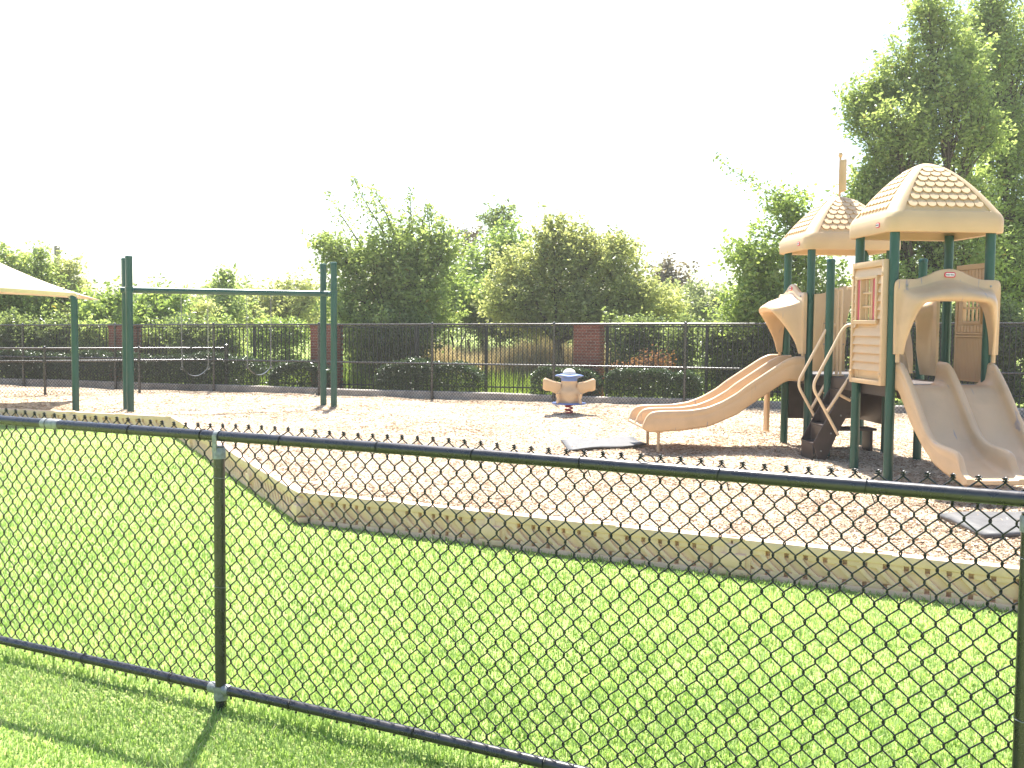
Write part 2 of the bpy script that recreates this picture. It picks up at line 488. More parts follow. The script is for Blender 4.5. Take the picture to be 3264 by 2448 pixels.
# grass blades of the mown lawn
g = np.random.default_rng(5)
x, y = scatter_view(400000, 2.35, 17.5, 1.5, g)
k = (y < y_low(x) - 0.02)
x = x[k]; y = y[k]
N = len(x)
pn = np.sin(2.1 * x + 1.3 * y) * np.sin(1.7 * y - 0.9 * x + 2) + 0.6 * np.sin(7.3 * x + 2.0) * np.sin(6.1 * y + 1.1) + 0.5 * np.sin(19 * x + 3 * y) * np.sin(17 * y - 4 * x)
fh = np.clip((y - 3) / 10, 0, 1)
h = g.uniform(0.014, 0.034, N) * (1 + 0.22 * pn) * (1 + 0.1 * fh)
tall = g.random(N) < 0.015
h = np.where(tall, h * 1.7, h)
# taller uncut fringe along the border foot
dist = y_low(x) - y
h = h * (1 + 0.9 * np.exp(-dist / 0.05))
fd = np.abs((x + 1.263) * 0.461 + (y - 4.405) * 0.8874)
h = h * (1 + 0.8 * np.exp(-(fd / 0.05) ** 2) * (g.random(N) < .6))
w = g.uniform(0.0014, 0.0028, N) * (1 + 1.6 * fh)
an = g.uniform(0, 2 * math.pi, N)
ln = g.uniform(0.2, 1.1, N) * h
dx = np.cos(an); dy = np.sin(an)
wx = -dy * w; wy = dx * w
v = np.zeros((N, 5, 3))
for i, sgn in ((0, -1), (1, 1)):
    v[:, i, 0] = x + sgn * wx; v[:, i, 1] = y + sgn * wy; v[:, i, 2] = -0.004
for i, sgn in ((2, -1), (3, 1)):
    v[:, i, 0] = x + dx * ln * 0.35 + sgn * wx * 0.85; v[:, i, 1] = y + dy * ln * 0.35 + sgn * wy * 0.85; v[:, i, 2] = h * 0.62
v[:, 4, 0] = x + dx * ln; v[:, 4, 1] = y + dy * ln; v[:, 4, 2] = h * 0.95
b = (np.arange(N) * 5)[:, None]
lo_ = (b + np.array([[0, 1, 3, 2, 2, 3, 4]])).ravel()
sz = np.tile([4, 3], N)
pb = np.sin(0.9 * x - 0.7 * y + 0.4) * np.sin(0.55 * y + 0.5 * x) + 0.7 * np.sin(3.3 * x + 4.1 * y) * np.sin(4.4 * x - 2.7 * y + 1)
tn = np.clip(0.40 + 0.13 * pn + 0.17 * pb + g.normal(0, 0.20, N), 0, 0.95)
tn = np.where(g.random(N) < 0.10 * np.clip(pb - 0.25, 0, 1), 1.0, tn)
tn = np.where(g.random(N) < 0.035, 1.0, tn)
o = link('grass', raw_mesh('grass', v.reshape(-1, 3), lo_, sz, np.repeat(tn, 5)), 'blade')
tag(o, 'bright short mown lawn grass under the near fence', 'grass', kind='stuff')

# concrete kerb along the foot of the tall fence
mb = MB()
X0, X1 = -34.0, 30.0
p0 = Vector((X0, float(fence_y(X0)) + 0.05, 0)); p1 = Vector((X1, float(fence_y(X1)) + 0.05, 0))
dv = (p1 - p0).normalized(); nv = Vector((-dv.y, dv.x, 0))
rings = []
for i in range(0, 41):
    c0 = p0 + (p1 - p0) * (i / 40)
    zt = 0.185 + 0.012 * math.sin(i * 1.9) + 0.002 * (20 - i)* 0.2
    rings.append([c0 + Vector((0, 0, -0.1)), c0 + Vector((0, 0, zt - 0.02)), c0 + nv * 0.02 + Vector((0, 0, zt)), c0 + nv * 0.16 + Vector((0, 0, zt)), c0 + nv * 0.18 + Vector((0, 0, -0.1))])
mb.loft(rings)
struct(mb.build('concrete_kerb', 'concrete'))

# ------------------------------------------------------------------ plastic border timbers
def timber_mesh(Ln):
    """one moulded section: x along, +y is the outer face turned to the lawn, z up"""
    H_, T_ = 0.262, 0.10
    mb = MB()
    # top rail with rolled front edge, base rail, ends
    mb.box(0.006, Ln - 0.006, -T_, 0.0, H_ - 0.062, H_)
    mb.box(0.0, Ln, -T_, -0.008, -0.06, 0.035)
    mb.box(0.0, 0.13, -T_ + 0.002, -0.004, 0.034, H_ - 0.061)
    mb.box(Ln - 0.13, Ln, -T_ + 0.002, -0.004, 0.034, H_ - 0.061)
    mb.box(0.12, Ln - 0.12, -T_ + 0.004, -0.058, 0.034, H_ - 0.061)       # deep back of the pockets
    mb.box(0.12, Ln - 0.12, -0.08, -0.034, 0.064, H_ - 0.098)             # face between the ribs
    n = int((Ln - 0.26) / 0.125)
    pit_ = (Ln - 0.26) / n
    for i in range(n):
        xa = 0.13 + i * pit_
        # blocks left between the round pockets under the top rail and above the base rail
        mb.box(xa + pit_ * 0.22, xa + pit_ * 0.99, -0.08, -0.012, H_ - 0.100, H_ - 0.060)
        mb.box(xa + pit_ * 0.22, xa + pit_ * 0.99, -0.08, -0.012, 0.033, 0.066)
        # slanted ribs
        pts = []
        for kk in range(7):
            t = kk / 6
            z = H_ - 0.090 - t * 0.118
            xx = xa + pit_ * (1.25 - 0.95 * t ** 1.25)
            pts.append((xx, z))
        rg = [[(min(px, Ln - .135), -0.05, pz), (min(px, Ln - .135), -0.012, pz), (min(px + 0.042, Ln - .125), -0.010, pz), (min(px + 0.056, Ln - .12), -0.05, pz)] for px, pz in pts]
        mb.loft(rg)
    return mb

def knuckle_mesh():
    mb = MB()
    mb.lathe([(0.0, -0.05), (0.062, -0.05), (0.066, -0.03), (0.066, 0.165), (0.06, 0.18), (0.0, 0.18)], 16, (0, -0.045, 0.045))
    mb.box(-0.10, 0.075, -0.09, 0.026, 0.070, 0.160)
    mb.box(-0.115, 0.09, -0.09, 0.016, 0.012, 0.058)
    return mb
def stake_mesh():
    mb = MB()
    mb.box(-0.09, 0.09, -0.098, 0.004, 0.248, 0.268)
    mb.lathe([(0.0, 0.0), (0.03, 0.0), (0.03, 0.008), (0.022, 0.014), (0.0, 0.016)], 14, (0, -0.05, 0.266))
    return mb
tm = timber_mesh(1.885).mesh('border_body', True, 0.006, 2)
km = knuckle_mesh().mesh('connector', True, 0.008, 2)
sm = stake_mesh().mesh('stake_cap', True, 0.004, 1)

def place_timber(p, dirv, label, ln=1.885):
    ang = math.atan2(dirv[1], dirv[0])
    t = thing('border_timber', label, 'border timber', (p[0], p[1], 0), ang, 'tan plastic border timbers')
    mw = Matrix.Diagonal((ln / 1.885, -1, 1, 1)) if False else None
    b_ = link('body', tm, 'border', t)
    b_.scale = (ln / 1.885, 1, 1)
    link('connector', km, 'border', t, loc=(0.0, 0, 0))
    link('stake_cap', sm, 'border', t, loc=(0.0, 0, 0))
    link('stake_cap', sm, 'border', t, loc=(ln * 0.5, 0, 0))
    return t
# The outer face is local +y, so each run is walked with the lawn on its left hand.
E1 = BA + BD * 1.885; E2 = BA + BD * 3.77; E3 = BA + BD * 5.655; E4 = BA + BD * 7.54
labs = ['tan border timber running into the lower right fence post', 'tan border timber in the middle of the near run beside the lawn', 'tan border timber at the near left bend, first of the near run']
place_timber(E4, -BD, 'tan border timber of the near run just past the right fence post')
for e, lb in ((E3, labs[0]), (E2, labs[1]), (E1, labs[2])):
    place_timber(e, -BD, lb)
run = BC - BA; rl = float(np.linalg.norm(run)); rd = run / rl; ln = rl / 4
for i, lb in enumerate(['tan border timber climbing left from the near bend', 'second tan border timber from the near bend, seen right of the fence post',
                        'third tan border timber from the near bend, behind the left fence post', 'tan border timber meeting the far bend above the top rail']):
    place_timber(BA + rd * ln * i, rd, lb, ln)
for i, lb in enumerate(['tan border timber just left of the far bend', 'tan border timber at the foot of the shade sail post', 'tan border timber at the far left edge of the picture',
                        'tan border timber beyond the left edge of the picture']):
    place_timber(BC + CD * 1.885 * i, CD, lb)

# ------------------------------------------------------------------ near chain-link fence
FD = Vector((0.8874, -0.4610, 0)).normalized()
F0 = Vector((-1.263, 4.405, 0))
fang = math.atan2(FD.y, FD.x)
fence = thing('chain_link_fence', 'low black chain-link fence crossing the foreground lawn', 'fence', F0, fang)
SPAN = 3.14
S0, S1 = -SPAN, SPAN * 2
TOPZ, BOTZ = 1.208, 0.085
# local x along the fence, local +y away from the camera
def post_mesh(h, r_, cap=True):
    mb = MB()
    mb.lathe([(0.0, -0.25), (r_, -0.25), (r_, h), (r_ * 0.6, h + 0.002), (0.0, h + 0.002)], 20)
    return mb
pm = post_mesh(1.165, 0.0245).mesh('post')
for s_ in (S0, 0.0, SPAN, S1):
    link('post', pm, 'black', fence, loc=(s_, -0.012, 0))
mb = MB()
pts = []
nseg = 60
for i in range(nseg + 1):
    s_ = S0 - 0.3 + (S1 - S0 + 0.6) * i / nseg
    pts.append((s_, -0.012, TOPZ + 0.004 * math.sin(s_ * 1.3)))
mb.tube(pts, 0.0228, 20)
mb.build('top_rail', 'black', fence)
mb = MB(); mb.tube([(p[0], p[1], BOTZ + 0.006 * math.sin(p[0] * 0.9 + 1)) for p in pts], 0.0210, 20)
mb.build('bottom_rail', 'black', fence)
# fittings: loop caps, rail ends, brace bands, ties
def loopcap():
    mb = MB()
    mb.lathe([(0.0255, -0.055), (0.0285, -0.055), (0.0285, -0.012), (0.02, 0.0), (0.0, 0.0), (0.0, -0.01), (0.0255, -0.02)], 20, (0, 0, 1.165))
    # strap curling over the rail
    rg = []
    for k_ in range(15):
        a = R(-25 + 230 * k_ / 14)
        yy = math.cos(a); zz = math.sin(a)
        rg.append([(-0.014, -yy * 0.0235, TOPZ + zz * 0.0235), (-0.014, -yy * 0.0262, TOPZ + zz * 0.0262), (0.010, -yy * 0.0262, TOPZ + zz * 0.0262), (0.010, -yy * 0.0235, TOPZ + zz * 0.0235)])
    mb.loft(rg)
    mb.box(-0.014, 0.010, -0.0285, -0.0225, 1.14, TOPZ + 0.004)
    return mb
lm = loopcap().mesh('loop_cap')
def sleeve(x0, x1, z, r_):
    mb = MB()
    mb.tube([(x0, -0.012, z), (x0 + 0.004, -0.012, z), (x1 - 0.004, -0.012, z), (x1, -0.012, z)], [r_ - 0.002, r_, r_, r_ - 0.002], 20)
    return mb
for s_ in (S0, 0.0, SPAN, S1):
    link('loop_cap', lm, 'steel', fence, loc=(s_, -0.012, 0))
    mb = sleeve(s_ - 0.062, s_ + 0.052, BOTZ + 0.006 * math.sin(s_ * .9 + 1), 0.0245)
    mb.lathe([(0.0255, -0.03), (0.0305, -0.03), (0.0315, 0.0), (0.0305, 0.03), (0.0255, 0.03)], 20, (s_, -0.012, BOTZ - 0.01))
    mb.build('rail_clamp', 'steel', fence)
for s_ in (-1.07,):
    sleeve(s_ - 0.06, s_ + 0.06, TOPZ + 0.004 * math.sin(s_ * 1.3), 0.0252).build('rail_sleeve', 'steel', fence)

def tie_mesh(r_=0.0255, tail=True):
    mb = MB(); p = []
    for k_ in range(22):
        a = R(-60 + 330 * k_ / 21)
        p.append((0.004 * math.sin(a * 0.5), -r_ * math.cos(a), r_ * math.sin(a)))
    if tail: p += [(0.012, 0.028, -0.012), (0.02, 0.022, -0.035), (0.028, 0.015, -0.055)]
    mb.tube(p, 0.0019, 6)
    return mb
tie = tie_mesh().mesh('tie_wire')
random.seed(4)
for s_ in np.arange(S0 + 0.25, S1, 0.46):
    link('tie_wire', tie, 'wire', fence, loc=(float(s_) + random.uniform(-.06, .06), -0.012, TOPZ + 0.004 * math.sin(s_ * 1.3)), rot=(0, random.uniform(-.15, .15), random.uniform(-.12, .12)))
for s_ in np.arange(S0 + 0.4, S1, 0.62):
    link('tie_wire', tie, 'wire', fence, loc=(float(s_) + random.uniform(-.06, .06), -0.012, BOTZ + 0.006 * math.sin(s_ * .9 + 1)), rot=(random.uniform(2.5, 3.2), 0, random.uniform(-.12, .12)))
mb = MB()
for z in (1.03, 0.55):
    p = [(0.027 * math.cos(R(a)), 0.027 * math.sin(R(a)), z - 0.004 * math.cos(R(a))) for a in range(-20, -200, -12)]
    p = [(0.045, 0.012, z + 0.006), (0.036, 0.0, z - 0.004)] + p
    mb2 = MB(); mb2.tube(p, 0.0012, 6); 
    me_t = mb2.mesh('post_tie')
    for s_ in (0.0, SPAN):
        link('post_tie', me_t, 'steel', fence, loc=(s_, -0.012, 0))
# a broken tie end curling up above the rail
mb = MB(); mb.tube([(1.955 + 0.03 * math.cos(R(a)), -0.01 + 0.006 * math.cos(R(a)), TOPZ + 0.024 + 0.024 * math.sin(R(a))) for a in range(185, -30, -12)], 0.002, 6)
mb.build('loose_tie', 'wire', fence)

# woven wires: every zigzag wire is its own piece, linked into its neighbours
WW, WH = 0.0715, 0.0835
def wire_mesh(seed):
    r2 = random.Random(seed)
    z0, z1 = 0.038, 1.262
    half = WH / 2
    n = int(round((z1 - z0) / half))
    p = []
    amp = WW / 4 + 0.0021
    for i in range(n + 1):
        sgn = 1 if i % 2 == 0 else -1
        zc = z0 + i * half
        jx = r2.gauss(0, 0.0008)
        rise = 0.0072
        # short upright bight where it hooks its neighbour, then a straight leg
        for dz, a in ((-rise, 0.86), (-rise * .5, 0.985), (0, 1.0), (rise * .5, 0.985), (rise, 0.86)):
            yy = 0.0026 * sgn * (dz / rise)
            p.append((sgn * amp * a + jx, yy, zc + dz))
    mb = MB()
    p = p[2:-2]
    # twisted barb at the head and tail
    e = p[-1]; s = 1 if e[0] > 0 else -1
    p.append((e[0] - s * 0.002, 0.004, e[2] + 0.010))
    mb.tube(p, 0.0028, 6)
    # wrap turn
    q = [(e[0] - s * 0.006 + 0.0045 * math.cos(t_ * 0.9), 0.0045 * math.sin(t_ * .9), e[2] - 0.004 + 0.0012 * t_) for t_ in range(12)]
    mb.tube(q, 0.0022, 5)
    return mb
wms = [wire_mesh(i).mesh('wire%d' % i, True, 0, 2, 60) for i in range(6)]
nw = int((S1 - 0.9 - (S0 + 1.15)) / (WW / 2))
r2 = random.Random(9)
for i in range(nw):
    xw = S0 + 1.15 + i * WW / 2
    o = link('wire', wms[r2.randrange(6)], 'wire', fence)
    sag = 0.004 * math.sin(xw * 2.3) + 0.003 * math.sin(xw * 7.1)
    o.location = (xw + 0.002 * math.sin(xw * 3.1), 0.018 + 0.007 * math.sin(xw * 1.7), sag)
    o.rotation_euler = (0.0, 0.0, math.pi if i % 2 else 0.0)      # neighbours are mirrored so that their bights hook

# ------------------------------------------------------------------ tall and low chain-link fences at the back
def mesh_fill(A, B, z0f, z1f, n_off=0.03, ww=0.072, r_=0.0036):
    """diamond mesh between two ends as thin three-sided wires (one joined part)"""
    A = np.array(A, float); B = np.array(B, float)
    Ld = np.linalg.norm(B - A); dd = (B - A) / Ld; nn = np.array([-dd[1], dd[0]])
    nwire = int(Ld / (ww / 2))
    vs_, lo_ = [], []
    base = 0
    ring = np.array([[0, 1.0], [0.87, -0.5], [-0.87, -0.5]])
    hh = ww * 1.1 / 2
    for i in range(nwire):
        s0 = i * ww / 2
        za = z0f(s0 / Ld); zb = z1f(s0 / Ld)
        n = int((zb - za) / hh) + 1
        j = np.arange(n)
        ss = s0 + np.where((j + i) % 2 == 0, ww / 4, -ww / 4)
        zz = za + j * hh
        cx = A[0] + dd[0] * ss + nn[0] * n_off; cy = A[1] + dd[1] * ss + nn[1] * n_off
        P = np.stack((cx, cy, zz), 1)
        V = np.empty((n, 3, 3))
        for k_ in range(3):
            V[:, k_, 0] = P[:, 0] + dd[0] * ring[k_, 0] * r_ * 1.35 + nn[0] * ring[k_, 1] * r_
            V[:, k_, 1] = P[:, 1] + dd[1] * ring[k_, 0] * r_ * 1.35 + nn[1] * ring[k_, 1] * r_
            V[:, k_, 2] = P[:, 2]
        vs_.append(V.reshape(-1, 3))
        a = base + 3 * np.arange(n - 1)
        for k_ in range(3):
            k2 = (k_ + 1) % 3
            lo_.append(np.stack((a + k_, a + k2, a + 3 + k2, a + 3 + k_), 1))
        base += n * 3
    lo_ = np.concatenate(lo_)
    return raw_mesh('wire_mesh', np.concatenate(vs_), lo_.ravel(), np.full(len(lo_), 4))

def back_fence(name, label, A, B, spacing, topf, midf, pr, rr, first=0.0, cat='fence', endpost=None):
    A = np.array(A, float); B = np.array(B, float)
    Ld = np.linalg.norm(B - A); dd = (B - A) / Ld
    t = thing(name, label, cat, (A[0], A[1], 0), math.atan2(dd[1], dd[0]))
    s_ = first
    while s_ <= Ld + 0.01:
        h = topf(s_ / Ld)
        r_ = endpost if (endpost and s_ > Ld - 0.5) else pr
        hh = h + (0.05 if r_ == endpost else 0.0)
        mb = MB()
        mb.lathe([(0.0, -0.3), (r_, -0.3), (r_, hh), (r_ * 1.15, hh + 0.005), (r_ * 1.1, hh + 0.03), (r_ * 0.5, hh + 0.05), (0.0, hh + 0.055)], 12)
        mb.lathe([(r_ + .001, -.035), (r_ + .007, -.03), (r_ + .007, .03), (r_ + .001, .035)], 12, (0, 0, midf(s_ / Ld)))
        mb.build('post', 'black', t, loc=(s_, 0, 0))
        s_ += spacing
    for nm, f_ in (('top_rail', topf), ('mid_rail', midf)):
        mb = MB(); mb.tube([(Ld * i / 40, -0.01, f_(i / 40)) for i in range(41)], rr, 10)
        mb.build(nm, 'black', t)
    me = mesh_fill((0, 0), (Ld, 0), lambda u: 0.02, lambda u: topf(u) + 0.03, 0.03)
    w_ = link('wire_mesh', me, 'wire', t)
    w_['kind'] = 'stuff'
    return t

FX0, FX1 = -16.6, 15.5
def topz(u): return 1.716 + 0.0105 * (FX0 + (FX1 - FX0) * u)
def midz(u): return 0.825 + 0.0044 * (FX0 + (FX1 - FX0) * u)
LdT = math.hypot(FX1 - FX0, 0.31 * (FX1 - FX0))
def s_of(x): return (x - FX0) / (FX1 - FX0) * LdT
tall = back_fence('tall_chain_link_fence', 'tall black chain-link fence along the back of the play area', (FX0, float(fence_y(FX0))), (FX1, float(fence_y(FX1))),
                  2.83, topz, midz, 0.030, 0.021, first=(s_of(0.90) % 2.83))
low = back_fence('low_chain_link_fence', 'low black chain-link fence at far left meeting the tall fence', (-15.3, 20.35), (-6.98, 24.85), 2.02,
                 lambda u: 1.085 - 0.01 * u, lambda u: 0.80 - 0.01 * u + 0.0, 0.030, 0.022, first=(math.hypot(8.32, 4.5) % 2.02), endpost=0.047)

# ------------------------------------------------------------------ picket fence and brick piers behind
def pk(x): return 23.85 - 0.31 * x
pdv = Vector((1, -0.31, 0)).normalized(); pang = math.atan2(pdv.y, pdv.x)
PIERS = [(-10.26, 'brick pier rising behind the left swing post'), (-4.60, 'brick pier behind the right pair of swing posts'), (1.76, 'brick pier behind the spring rider')]
PW = 0.60
brick_me = MB().box(-0.095, 0.095, -0.046, 0.046, -0.029, 0.029).mesh('brick', True, 0.003, 1)
r2 = random.Random(2)
for px, lb in PIERS:
    t = thing('brick_pier', lb, 'brick pier', (px, pk(px), 0), pang, 'brick piers of the picket fence')
    topc = 1.70 + 0.0105 * px - 0.02
    n = int(topc / 0.0675)
    MB().box(-PW / 2 + 0.006, PW / 2 - 0.006, -PW / 2 + 0.006, PW / 2 - 0.006, -0.05, n * 0.0675 - 0.004).build('mortar_core', 'mortar', t, False)
    for c_ in range(n):
        z = 0.0675 * c_ + 0.034
        long_front = c_ % 2 == 0
        for side in (0, 1, 3):                      # front, right, left (the back is turned away)
            full = long_front if side == 0 else not long_front
            wdt = PW if full else PW - 2 * 0.102
            k_ = 3 if full else 2
            bl = (wdt - 0.011 * (k_ - 1)) / k_
            for j in range(k_):
                a = -wdt / 2 + bl / 2 + j * (bl + 0.011)
                mw = Matrix.Rotation(side * math.pi / 2, 4, 'Z') @ Matrix.Translation((a, -PW / 2 + 0.046 - r2.uniform(0, 0.004), z)) @ Matrix.Diagonal((bl / 0.19, 1, 1, 1))
                link('brick', brick_me, 'brick', t, mw=mw)
    MB().box(-PW / 2 - 0.012, PW / 2 + 0.012, -PW / 2 - 0.012, PW / 2 + 0.012, n * 0.0675, n * 0.0675 + 0.055).build('cap', 'brick', t, True, 0.006)

picket_me = MB().box(-0.0095, 0.0095, -0.0095, 0.0095, 0.06, 1.0).mesh('picket', False)
ppost_me = MB().box(-0.032, 0.032, -0.032, 0.032, 0, 1.0).mesh('fence_post', True, 0.004, 1)
def picket_run(xa, xb, label, posts):
    t = thing('picket_fence', label, 'picket fence', (xa, pk(xa), 0), pang, 'black steel picket fence runs')
    Ln = (xb - xa) * math.hypot(1, 0.31)
    zt = lambda s_: 1.66 + 0.0105 * (xa + s_ * pdv.x)
    for z in (0.0, -1.42):
        mb = MB(); 
        mb.loft([[(s_, -0.014, zt(s_) + z - 0.017), (s_, 0.014, zt(s_) + z - 0.017), (s_, 0.014, zt(s_) + z + 0.017), (s_, -0.014, zt(s_) + z + 0.017)] for s_ in (0, Ln)])
        mb.build('rail', 'picket', t, False)
    n = int(Ln / 0.108)
    for i in range(n):
        s_ = (i + 0.5) * Ln / n
        o = link('picket', picket_me, 'picket', t, loc=(s_, 0, 0)); o.scale = (1, 1, zt(s_))
    for x_ in posts:
        s_ = (x_ - xa) / pdv.x
        o = link('fence_post', ppost_me, 'picket', t, loc=(s_, 0, 0)); o.scale = (1, 1, zt(s_) + 0.03)
picket_run(-14.5, -10.58, 'black picket fence run left of the left brick pier', [-12.6])
picket_run(-9.94, -4.92, 'black picket fence run behind the two belt swings', [-6.55])
picket_run(-4.28, 1.44, 'black picket fence run between the two brick piers left of the spring rider', [-2.3, -0.62])
picket_run(2.08, 8.0, 'black picket fence run right of the brick pier, behind the slide', [2.16, 4.3, 6.2])
picket_run(8.3, 14.2, 'black picket fence run in the dark behind the play tower', [11.0])

# ------------------------------------------------------------------ swing set and its swings
SW_L = (Vector((-7.06, 18.80, 0)), Vector((-7.40, 19.50, 0)))
SW_R = (Vector((-3.54, 20.20, 0)), Vector((-3.85, 20.75, 0)))
mL = (SW_L[0] + SW_L[1]) / 2; mR = (SW_R[0] + SW_R[1]) / 2
sw = thing('swing_frame', 'dark green steel swing frame with paired posts and crossbeam', 'swing frame', (mL + mR) / 2)
O = sw.location.copy()
BZ = 2.29
def post_prof(h, r_=0.0635):
    return [(0.0, -0.3), (r_, -0.3), (r_, h - 0.05), (r_ + 0.004, h - 0.048), (r_ + 0.004, h - 0.02), (r_ * 0.85, h - 0.004), (r_ * 0.5, h), (0.0, h)]
for pr_ in (SW_L, SW_R):
    for p in pr_:
        pst = MB().lathe(post_prof(2.91), 20).build('post', 'green', sw, loc=p - O)
        MB().lathe([(0.064, -0.05), (0.073, -0.045), (0.073, 0.045), (0.064, 0.05)], 20, (0, 0, BZ)).build('clamp', 'green', pst)
bd = (mR - mL).normalized()
mb = MB(); mb.tube([mL - O - bd * 0.12 + Vector((0, 0, BZ)), mR - O + bd * 0.12 + Vector((0, 0, BZ))], 0.057, 20)
mb.build('crossbeam', 'green', sw)
for m_, pr_ in ((mL, SW_L), (mR, SW_R)):
    mb = MB(); mb.tube([pr_[0] - O + Vector((0, 0, BZ)), pr_[1] - O + Vector((0, 0, BZ))], 0.045, 14)
    mb.build('yoke', 'green', sw)

def chain_mesh(p0, p1):
    mb = MB(); d_ = p1 - p0; n = int(d_.length / 0.04)
    for i in range(n):
        c_ = p0 + d_ * ((i + .5) / n)
        a = 0 if i % 2 else math.pi / 2
        ring = []
        for k_ in range(8):
            th = 2 * math.pi * k_ / 8
            u_ = math.cos(th) * 0.010; w_ = math.sin(th) * 0.025
            ring.append(c_ + Vector((u_ * math.cos(a), u_ * math.sin(a), w_)))
        ring.append(ring[0]); 
        mb.tube(ring, 0.0035, 4, caps=False)
    return mb
def swing(ua, ub, zs, label):
    a = mL + (mR - mL) * ua; b_ = mL + (mR - mL) * ub
    mid = (a + b_) / 2
    t = thing('belt_swing', label, 'swing', (mid.x, mid.y, 0), 0, 'belt swings')
    ea = a - mid; eb = b_ - mid
    top = Vector((0, 0, BZ - 0.06))
    for e in (ea, eb):
        lowp = e * 0.98 + Vector((0, 0, zs + 0.19))
        chain_mesh(e + top, lowp).build('chain', 'steel', t)
        MB().tube([e + Vector((0, 0, BZ - 0.085)), e + Vector((0, 0, BZ - 0.03))], 0.013, 8).build('hanger', 'steel', t)
        mb = MB(); mb.tube([lowp + (0.012) * e.normalized(), lowp - Vector((0, 0, .05)) + .03 * e.normalized(), lowp - Vector((0, 0, .06)) - .03 * e.normalized(), lowp + (-0.012) * e.normalized()], 0.005, 6)
        mb.build('triangle_link', 'steel', t)
    ax = (eb - ea).normalized(); pr_ = Vector((-ax.y, ax.x, 0)); hw = (eb - ea).length / 2
    rg = []
    for k_ in range(17):
        u_ = -1 + 2 * k_ / 16
        z = zs + 0.16 * abs(u_) ** 2.1
        c_ = ax * (u_ * hw * 0.97) + Vector((0, 0, z))
        wd = 0.075 if abs(u_) < .86 else 0.05
        rg.append([c_ - pr_ * wd, c_ + pr_ * wd, c_ + pr_ * wd + Vector((0, 0, .012)), c_ - pr_ * wd + Vector((0, 0, .012))])
    mb = MB(); mb.loft(rg); mb.build('seat', 'seat', t, True, 0.003, 1)
swing(0.255, 0.385, 0.66, 'grey belt swing hanging nearer the left swing posts')
swing(0.578, 0.70, 0.67, 'grey belt swing hanging nearer the right swing posts')

# ------------------------------------------------------------------ shade sail at the left edge
sh = thing('shade_sail', 'pale fabric shade sail on a green post at the left edge', 'shade sail', (-7.43, 17.30, 0))
MB().lathe([(0.0, -0.3), (0.057, -0.3), (0.057, 2.08), (0.0, 2.08)], 20).build('post', 'green', sh)
mb = MB(); mb.tube([(0, 0, 2.02), (-0.02, 0.0, 2.12), (-0.22, 0.10, 2.21)], [0.057, 0.057, 0.04], 14); mb.build('corner_arm', 'green', sh)
# four cornered hip sail: this corner at the post, ridge up to the left
def sail():
    c0 = Vector((0.05, -0.05, 2.17)); c1 = Vector((-4.2, -3.0, 2.17)); c2 = Vector((-6.3, 3.9, 2.17)); c3 = Vector((-1.7, 5.3, 2.17))
    apex = Vector((-3.1, 1.9, 3.22))
    mb = MB(); n = 12
    cs = [c0, c1, c2, c3]
    for q_ in range(4):
        a = cs[q_]; b_ = cs[(q_ + 1) % 4]
        rows = []
        for i in range(n + 1):
            u_ = i / n
            e = a + (b_ - a) * u_
            cen = (a + b_) / 2
            edge = e + (apex - cen).normalized() * (0.55 * math.sin(math.pi * u_)) * Vector((1, 1, 0.15)).length * 0.55
            edge.z = e.z + 0.10 * math.sin(math.pi * u_)
            row = []
            for j in range(9):
                w_ = j / 8
                p = edge.lerp(apex, w_)
                p.z -= 0.10 * math.sin(math.pi * w_)
                row.append(p)
            rows.append(row)
        mb.loft(rows, closed=False, caps=False)
    return mb
so = sail().build('fabric', 'fabric_top', sh, True)
md = so.modifiers.new('thickness', 'SOLIDIFY'); md.thickness = 0.006
mb = MB(); 
hem = []
c0 = Vector((0.05, -0.05, 2.17)); c1 = Vector((-4.2, -3.0, 2.17)); apex = Vector((-3.1, 1.9, 3.22))
for i in range(25):
    u_ = i / 24; e = c0 + (c1 - c0) * u_; cen = (c0 + c1) / 2
    p = e + (apex - cen).normalized() * (0.55 * math.sin(math.pi * u_)) * Vector((1, 1, .15)).length * 0.55
    p.z = e.z + 0.10 * math.sin(math.pi * u_)
    hem.append(p)
mb.loft([[p + Vector((0, 0, 0.006)), p + Vector((0.0, -0.012, 0)), p + Vector((0.02, 0.05, -0.065)), p + Vector((0.02, 0.07, -0.06))] for p in hem])
mb.build('hem', 'fabric_top', sh)

# ------------------------------------------------------------------ spring rider
rd_ = thing('spring_rider', 'tan spring rider with two winged seats, blue brim and red coil', 'spring rider', (1.06, 18.85, 0.07), R(-3))
mb = MB(); p = []
for k_ in range(73):
    a = 2 * math.pi * k_ / 72 * 3.0
    p.append((0.068 * math.cos(a), 0.068 * math.sin(a), -0.03 + 0.195 * k_ / 72))
mb.tube(p, 0.015, 8); mb.build('spring', 'red', rd_)
mb = MB(); mb.lathe([(0.0, 0.16), (0.05, 0.16), (0.31, 0.175), (0.325, 0.188), (0.31, 0.2), (0.0, 0.205)], 32); mb.build('footboard', 'blue', rd_)
